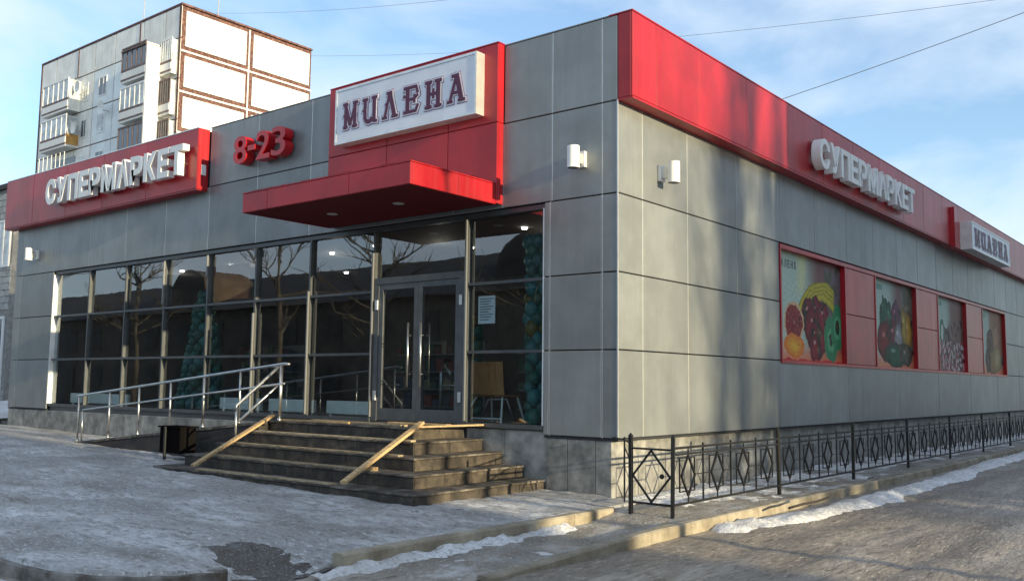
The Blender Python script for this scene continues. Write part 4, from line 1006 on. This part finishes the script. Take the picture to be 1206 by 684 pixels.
# front wall: panels per storey, with windows
fxs = [BX0, -68.3, -64.6, -61.95, -58.9, -54.9, -52.0, BX1]
wm = {}
def far_window(x, z, w_, h_, y=BY0):
    f = MB(); y0_, y1_ = y-0.05, y-0.012
    f.box(x, x+w_, y0_, y1_, z, z+0.08, whitem).box(x, x+w_, y0_, y1_, z+h_-0.08, z+h_, whitem).box(x, x+0.08, y0_, y1_, z+.08, z+h_-.08, whitem).box(x+w_-0.08, x+w_, y0_, y1_, z+.08, z+h_-.08, whitem).box(x+w_*0.55, x+w_*0.55+0.07, y0_, y1_, z+.08, z+h_-.08, whitem)
    wf = f.build('window', ab)
    MB().box(x+0.05, x+w_-0.05, y-0.030, y-0.022, z+0.05, z+h_-0.05, darkglass if random.random() < 0.5 else paleglass).build('glass', wf)
levf = [BZT, 25.35, 22.45, 19.55, 16.65, 13.75, 10.85, 7.95, 5.05, 2.15]
for i, (a, b) in enumerate(zip(levf[:-1], levf[1:])):
    for xa, xb in zip(fxs[:-1], fxs[1:]):
        front_panel(xa, xb, b, a, BY0-0.01, concrete if not (-64 < xa < -56) or i == 0 else balconyshade, ab, 0.06, 'wall_panel', 0.045)
    if i > 0 or True:
        if i > 0:
            far_window(-63.6, b+0.75, 0.85, 1.45); far_window(-61.1, b+0.72, 1.2, 1.5)
# brown joint on the attic
MB().box(-55.45, -55.30, BY0-0.04, BY0-0.012, levf[1], BZT, brownt).build('joint_band', ab)
MB().box(-64.62, -64.50, BY0-0.04, BY0-0.012, levf[1], BZT, brownt).build('joint_band', ab)
MB().box(BX0, BX0+0.22, BY0-0.04, BY0-0.012, 0, BZT, brownt).build('joint_band', ab); MB().box(BX1-0.25, BX1+0.0, BY0-0.035, BY0-0.012, 0, BZT, brownt).build('joint_band', ab)
# projecting balcony stacks
def balcony(xa, xb, yf, z, style, side):
    t = MB().box(xa, xb, yf, BY0-0.02, z-0.16, z, concrete).build('balcony', ab)
    MB().box(xa+0.02, xb-0.02, yf-0.03, yf+0.03, z+0.12, z+0.62, whitepanel if style != 3 else orangeb).build('parapet_panel', t)
    MB().box(xa, xb, yf-0.035, yf+0.035, z+0.64, z+0.80, railbrown).build('rail', t); MB().box(xa, xb, yf-0.035, yf+0.035, z+0.0, z+0.10, railbrown).build('rail', t)
    sidem = {0: concrete, 1: whitepanel, 2: whitepanel, 3: orangeb}[side]
    MB().box(xb-0.05, xb+0.002, yf+0.035, BY0-0.02, z+0.0, z+0.85, sidem).build('side_panel', t)
    if style in (0, 1):
        n_ = 5; wd = (xb-xa)/n_
        MB().box(xa+.03, xb-.03, yf+0.01, yf+0.02, z+0.8, z+2.3, paleglass if style else darkglass).build('glazing', t)
        for k in range(n_+1): MB().box(min(xb-0.07, xa+k*wd), min(xb, xa+k*wd+0.07), yf-0.03, yf+0.008, z+0.8, z+2.3, whitem if style else railbrown).build('glazing_bar', t)
        MB().box(xa, xb, yf-0.035, yf+0.03, z+2.3, z+2.42, railbrown if style == 0 else whitem).build('glazing_head', t)
        MB().box(xb-0.04, xb, yf+0.035, BY0-0.02, z+0.85, z+2.3, sidem if side in (1, 2) else paleglass).build('side_panel', t)
    else:
        MB().box(xa+.3, xb-.3, BY0-0.04, BY0-0.015, z+0.1, z+2.2, darkglass).build('balcony_door', t)
        n_ = 6
        for k in range(n_+1): MB().box(xa+k*(xb-xa-0.05)/n_, xa+k*(xb-xa-0.05)/n_+0.05, yf-0.02, yf+0.02, z+0.8, z+2.3, whitem).build('glazing_bar', t)
styles = [0, 1, 0, 1, 2, 0, 1, 1]
for i in range(1, 9):
    z = levf[i]-2.9+0.15 + 0.0
    if z < 1: continue
    balcony(-55.2, -51.95, 21.0, z+0.2, styles[i-1], 1)
    balcony(-68.2, -63.95, 21.4, z+0.05, [1, 1, 2, 1, 0, 1, 2, 1][i-1], [0, 3, 1, 3, 1, 0, 1, 3][i-1] if i > 1 else 0)
    balcony(-51.75, -50.35, 22.0, z+0.35, [1, 0, 0, 1, 0, 1, 0, 0][i-1], 0)
MB().box(-51.99, -51.80, 20.98, BY0-0.02, 2, 24.9, whitepanel).build('balcony_wall', ab)
MB().box(-55.2, -51.9, 20.9, 22.4, 24.9, 25.0, railbrown).build('balcony_roof', ab)
for k, (x_, z_) in enumerate(((-63.2, 24.2), (-63.4, 21.0), (-59.3, 21.9))):
    t = thing('satellite_dish', (x_, BY0-0.05, z_), ['upper white satellite dish beside the left balconies of the apartment block', 'lower white satellite dish beside the left balconies of the apartment block', 'small white satellite dish right of the window column of the apartment block'][k], 'satellite dish', 'satellite dishes on the apartment block')
    b_ = MB(); ring = [(0, 0, 0)]
    for rr_, dy in ((0.25, -0.05), (0.48, -0.18)):
        for q in range(14): ring.append((rr_*math.cos(q*math.tau/14), dy, rr_*math.sin(q*math.tau/14)))
    fs = [(0, 1+q, 1+(q+1) % 14) for q in range(14)] + [(1+q, 15+q, 15+(q+1) % 14, 1+(q+1) % 14) for q in range(14)]
    b_.poly([(x_+p[0], BY0-0.55+p[1], z_+p[2]) for p in ring], fs, whitem); b_.build('dish', t, True)
    MB().tube([(x_, BY0-0.05, z_-0.2), (x_, BY0-0.5, z_-0.2), (x_, BY0-0.56, z_)], 0.03, wirem, 6).build('bracket', t)
# aerials
for x_, y_, h_ in ((-60.5, 25.4, 8.0), (-50.2, 25.4, 5.5)):
    an = thing('roof_aerial', (x_, y_, BZT), 'thin %s aerial pole on the apartment roof' % ('tall left' if h_ > 6 else 'shorter right'), 'aerial', 'aerial poles on the apartment roof')
    MB().tube([(x_, y_, BZT), (x_, y_, BZT+h_)], 0.045, wirem, 6).build('mast', an)
    MB().tube([(x_-0.5, y_, BZT+h_-0.3), (x_+0.5, y_, BZT+h_-0.3)], 0.02, wirem, 6).build('cross_bar', an)

# ================================================================== NEIGHBOUR HOUSE AT THE FAR LEFT
nh = thing('brick_house', (-34, 5, 0), 'pale brick house showing past the far left end of the shop', 'house')
MB().box(-60, -33.3, 5.12, 16, -0.4, 9.7, brickd).build('wall', nh)
bkm = {}
for r_ in range(34):                            # courses of brick near the visible end
    z_ = 0.0 + r_*0.28
    off = 0.35 if r_ % 2 else 0.0
    for c_ in range(5):
        x0_ = -36.7+c_*0.7+off; x1_ = min(x0_+0.7, -33.3)
        if x1_-x0_ < 0.1: continue
        if z_ > 6.2 and z_ < 8.3 and x1_ > -34.75 and x0_ < -33.4: continue
        if 0.9 < z_ < 4.3 and x1_ > -35.0 and x0_ < -33.5: continue
        front_panel(x0_, x1_, z_, z_+0.28, 5.09, brickm, nh, 0.05, 'brick', 0.012)
def house_window(x0_, x1_, z0_, z1_, m):
    f = MB().box(x0_, x1_, 5.03, 5.11, z0_, z0_+0.1, whitem).box(x0_, x1_, 5.03, 5.11, z1_-0.1, z1_, whitem).box(x0_, x0_+0.1, 5.03, 5.11, z0_+.1, z1_-.1, whitem).box(x1_-0.1, x1_, 5.03, 5.11, z0_+.1, z1_-.1, whitem).box((x0_+x1_)/2-.05, (x0_+x1_)/2+.05, 5.03, 5.11, z0_+.1, z1_-.1, whitem).build('window', nh)
    MB().box(x0_+.05, x1_-.05, 5.07, 5.08, z0_+.05, z1_-.05, m).build('glass', f)
house_window(-34.7, -33.45, 6.3, 8.35, paleglass); house_window(-34.9, -33.55, 1.1, 4.2, darkglass)
MB().box(-60, -33.2, 4.95, 16.2, 9.7, 9.9, roofm).build('roof', nh)
# snow and a car sized drift left of the shop
tag_snow(sheet(axis([(-44, -21.2, 0.4)]), axis([(0.2, 4.8, 0.4)]), lambda x, y: 0.30-0.0175*(x+21)+0.35*max(0, nz(x, y, .5, 3)+.25), snowm).build('snow_field', None, True))

# ================================================================== OVERHEAD CABLES
def cable(a, b, sag, r_, label):
    pts = []
    for k in range(25):
        t = k/24; p = Vector(a).lerp(Vector(b), t); p.z -= sag*4*t*(1-t); pts.append(p)
    tag(MB().tube(pts, r_, wirem, 5).build('overhead_cable', None, True), label, 'cable', 'overhead cables in the sky')
cable((-49.9, 25, 27.9), (-10, 25, 20.6), 0.7, 0.012, 'thin cable from the apartment roof to the upper edge of the sky')
cable((-49.9, 26, 25.2), (8, 26, 15.6), 1.2, 0.010, 'faint cable crossing low behind the entrance sign')
cable((-22, 25, 12.0), (10, 25, 16.9), 0.5, 0.016, 'dark cable rising to the right over the side roof')

# ================================================================== ACROSS THE STREET (outside the frame: seen as reflections, shade)
oh = thing('old_town_house', (-40, -26, 0), 'long dark two storey house mirrored in the shop glass', 'house')
MB().box(-120, -12, -36, -25, -0.4, 6.4, housem).build('wall', oh)
rf = MB()
rf.poly([(-120.5, -24.5, 6.4), (-11.5, -24.5, 6.4), (-11.5, -36.5, 6.4), (-120.5, -36.5, 6.4), (-117, -30.5, 9.4), (-15, -30.5, 9.4)], [(0, 1, 5, 4), (1, 2, 5), (2, 3, 4, 5), (3, 0, 4), (3, 2, 1, 0)], roofm)
rf.build('roof', oh)
for x_ in (-88, -52, -21):
    g_ = MB(); pts = [(-2.4, 6.4)] + [(2.4*math.cos(rad(a)), 7.6+1.9*math.sin(rad(a))) for a in range(180, -1, -20)] + [(2.4, 6.4)]
    n_ = len(pts)
    g_.poly([(x_+p[0], -24.9, p[1]) for p in pts] + [(x_+p[0], -29, p[1]) for p in pts], [tuple(range(n_))] + [(i, (i+1) % n_, n_+(i+1) % n_, n_+i) for i in range(n_)], housem); g_.build('dormer', oh)
for k in range(26):
    for z_ in (1.0, 3.9):
        MB().box(-118+k*4.05, -116.6+k*4.05, -24.99, -24.93, z_, z_+1.7, dullglass).build('window', oh)

def add_shade_house(name, x0, x1, y0, y1, h, label):  # unseen houses put in to block sun and sky from the right
    t = thing(name, ((x0+x1)/2, (y0+y1)/2, 0), label, 'apartment building')
    MB().box(x0, x1, y0, y1, -0.4, h, brickd).build('wall', t); MB().box(x0-0.3, x1+0.3, y0-0.3, y1+0.3, h, h+0.3, roofm).build('roof', t)
    n_ = int((y1-y0)/3.2)
    for k in range(n_):
        for f in range(int(h/2.9)):
            MB().box(x0-0.05, x0-0.01, y0+1+k*3.2, y0+2.4+k*3.2, 1.2+f*2.9, 2.7+f*2.9, darkglass).build('window', t)
add_shade_house('apartment_house', 25, 37, 4.7, 62, 18.5, 'five storey house across the side road, shading the long wall')
add_shade_house('apartment_house', 42, 54, -62, -5.4, 15.5, 'four storey house across the side road, shading the forecourt')

def bare_tree(x, y, h, r0, label, seed):
    rnd = random.Random(seed)
    t = thing('bare_tree', (x, y, -0.3), label, 'tree', 'bare poplars across the side road')
    tr = MB(); cr_ = MB()
    pts = [Vector((x, y, -0.4))]
    for k in range(1, 9):
        pts.append(Vector((x+rnd.uniform(-.18, .18)*k*0.4, y+rnd.uniform(-.18, .18)*k*0.4, h*k/8)))
    tr.tube(pts, r0, barkm, 10, r2=r0*0.25); tr.build('trunk', t, True)
    def br(p, d, L, r, dep):
        q = [p]; dd = d.copy()
        for k in range(3):
            dd = (dd + Vector((rnd.uniform(-.25, .25), rnd.uniform(-.25, .25), rnd.uniform(-.05, .22)))).normalized(); q.append(q[-1]+dd*L/3)
        cr_.tube(q, r, barkm, 5, r2=r*0.4, cap=False)
        if dep > 0:
            for k in range(4):
                i = rnd.randint(1, 3); d2 = (dd + Vector((rnd.uniform(-1, 1), rnd.uniform(-1, 1), rnd.uniform(-.2, .8)))).normalized()
                br(q[i], d2, L*rnd.uniform(.45, .65), r*0.5, dep-1)
    for k in range(22):
        f = rnd.uniform(0.25, 0.98); i = min(7, int(f*8)); p = pts[i].lerp(pts[i+1], f*8-i)
        a = rnd.uniform(0, 6.28); br(p, Vector((0.30*math.cos(a), 0.30*math.sin(a), rnd.uniform(.9, 1.6))).normalized(), h*rnd.uniform(.12, .22), r0*0.34, 1)
    cr_.build('crown', t)
for k, (x_, y_, h_, r_) in enumerate(((66, 0.05, 24, 0.22), (78, 0.0, 29, 0.26), (63, 1.3, 25, 0.24), (74, 1.5, 27, 0.26), (61, 2.5, 23, 0.22))):
    bare_tree(x_, y_, h_, r_, ['tall bare poplar at the left of the row behind the houses', 'tallest bare poplar of the row behind the houses', 'middle bare poplar of the row behind the houses', 'thick bare poplar right of the middle of the row', 'shortest bare poplar at the right of the row'][k], 11+k)

sl = thing('street_lamp', (15.5, -2.3, -0.26), 'grey street lamp on the far side of the side road', 'street lamp')  # post added out of view so its shadow band crosses the kerbs
MB().tube([(15.5, -2.3, -0.4), (15.5, -2.3, 7.4)], 0.10, framem, 10, r2=0.07).build('pole', sl, True)
MB().tube([(15.5, -2.3, 7.35), (15.2, -2.3, 7.75), (14.4, -2.3, 7.9)], 0.04, framem, 8).build('arm', sl, True)
MB().box(13.7, 14.5, -2.42, -2.18, 7.86, 7.98, alum).build('lamp_head', sl, bevel=0.03)

# street trees before the old house, mirrored in the glass
def street_tree(x, y, h, seed, label):
    rnd = random.Random(seed); t = thing('street_tree', (x, y, -0.3), label, 'tree', 'bare trees across the street')
    MB().tube([(x, y, -0.4), (x+.1, y, h*.3), (x-.05, y+.1, h*.6), (x+.1, y, h*.95)], 0.2, barkm, 8, r2=0.05).build('trunk', t, True)
    cr_ = MB()
    def br(p, d, L, r_, dep):
        q = [p]; dd = d.copy()
        for k in range(3): dd = (dd+Vector((rnd.uniform(-.35, .35), rnd.uniform(-.35, .35), rnd.uniform(-.1, .2)))).normalized(); q.append(q[-1]+dd*L/3)
        cr_.tube(q, r_, barkm, 4, r2=r_*0.45, cap=False)
        if dep:
            for k in range(4): br(q[rnd.randint(1, 3)], (dd+Vector((rnd.uniform(-1, 1), rnd.uniform(-1, 1), rnd.uniform(-.3, .7)))).normalized(), L*.55, r_*.5, dep-1)
    for k in range(12):
        a = rnd.uniform(0, 6.28); br(Vector((x, y, h*rnd.uniform(.3, .9))), Vector((math.cos(a), math.sin(a), rnd.uniform(.2, 1))).normalized(), h*rnd.uniform(.2, .32), .07, 2)
    cr_.build('crown', t)
for k, (x_, y_, h_) in enumerate(((-66, -21, 12), (-50, -20, 10), (-37, -21.5, 13), (-27, -20, 9.5), (-17, -21, 12))):
    street_tree(x_, y_, h_, 40+k, ['westernmost bare tree before the dark house across the street', 'low bare tree before the dark house, second from the west', 'tallest bare tree before the dark house across the street', 'smallest bare tree before the dark house across the street', 'easternmost bare tree before the dark house across the street'][k])
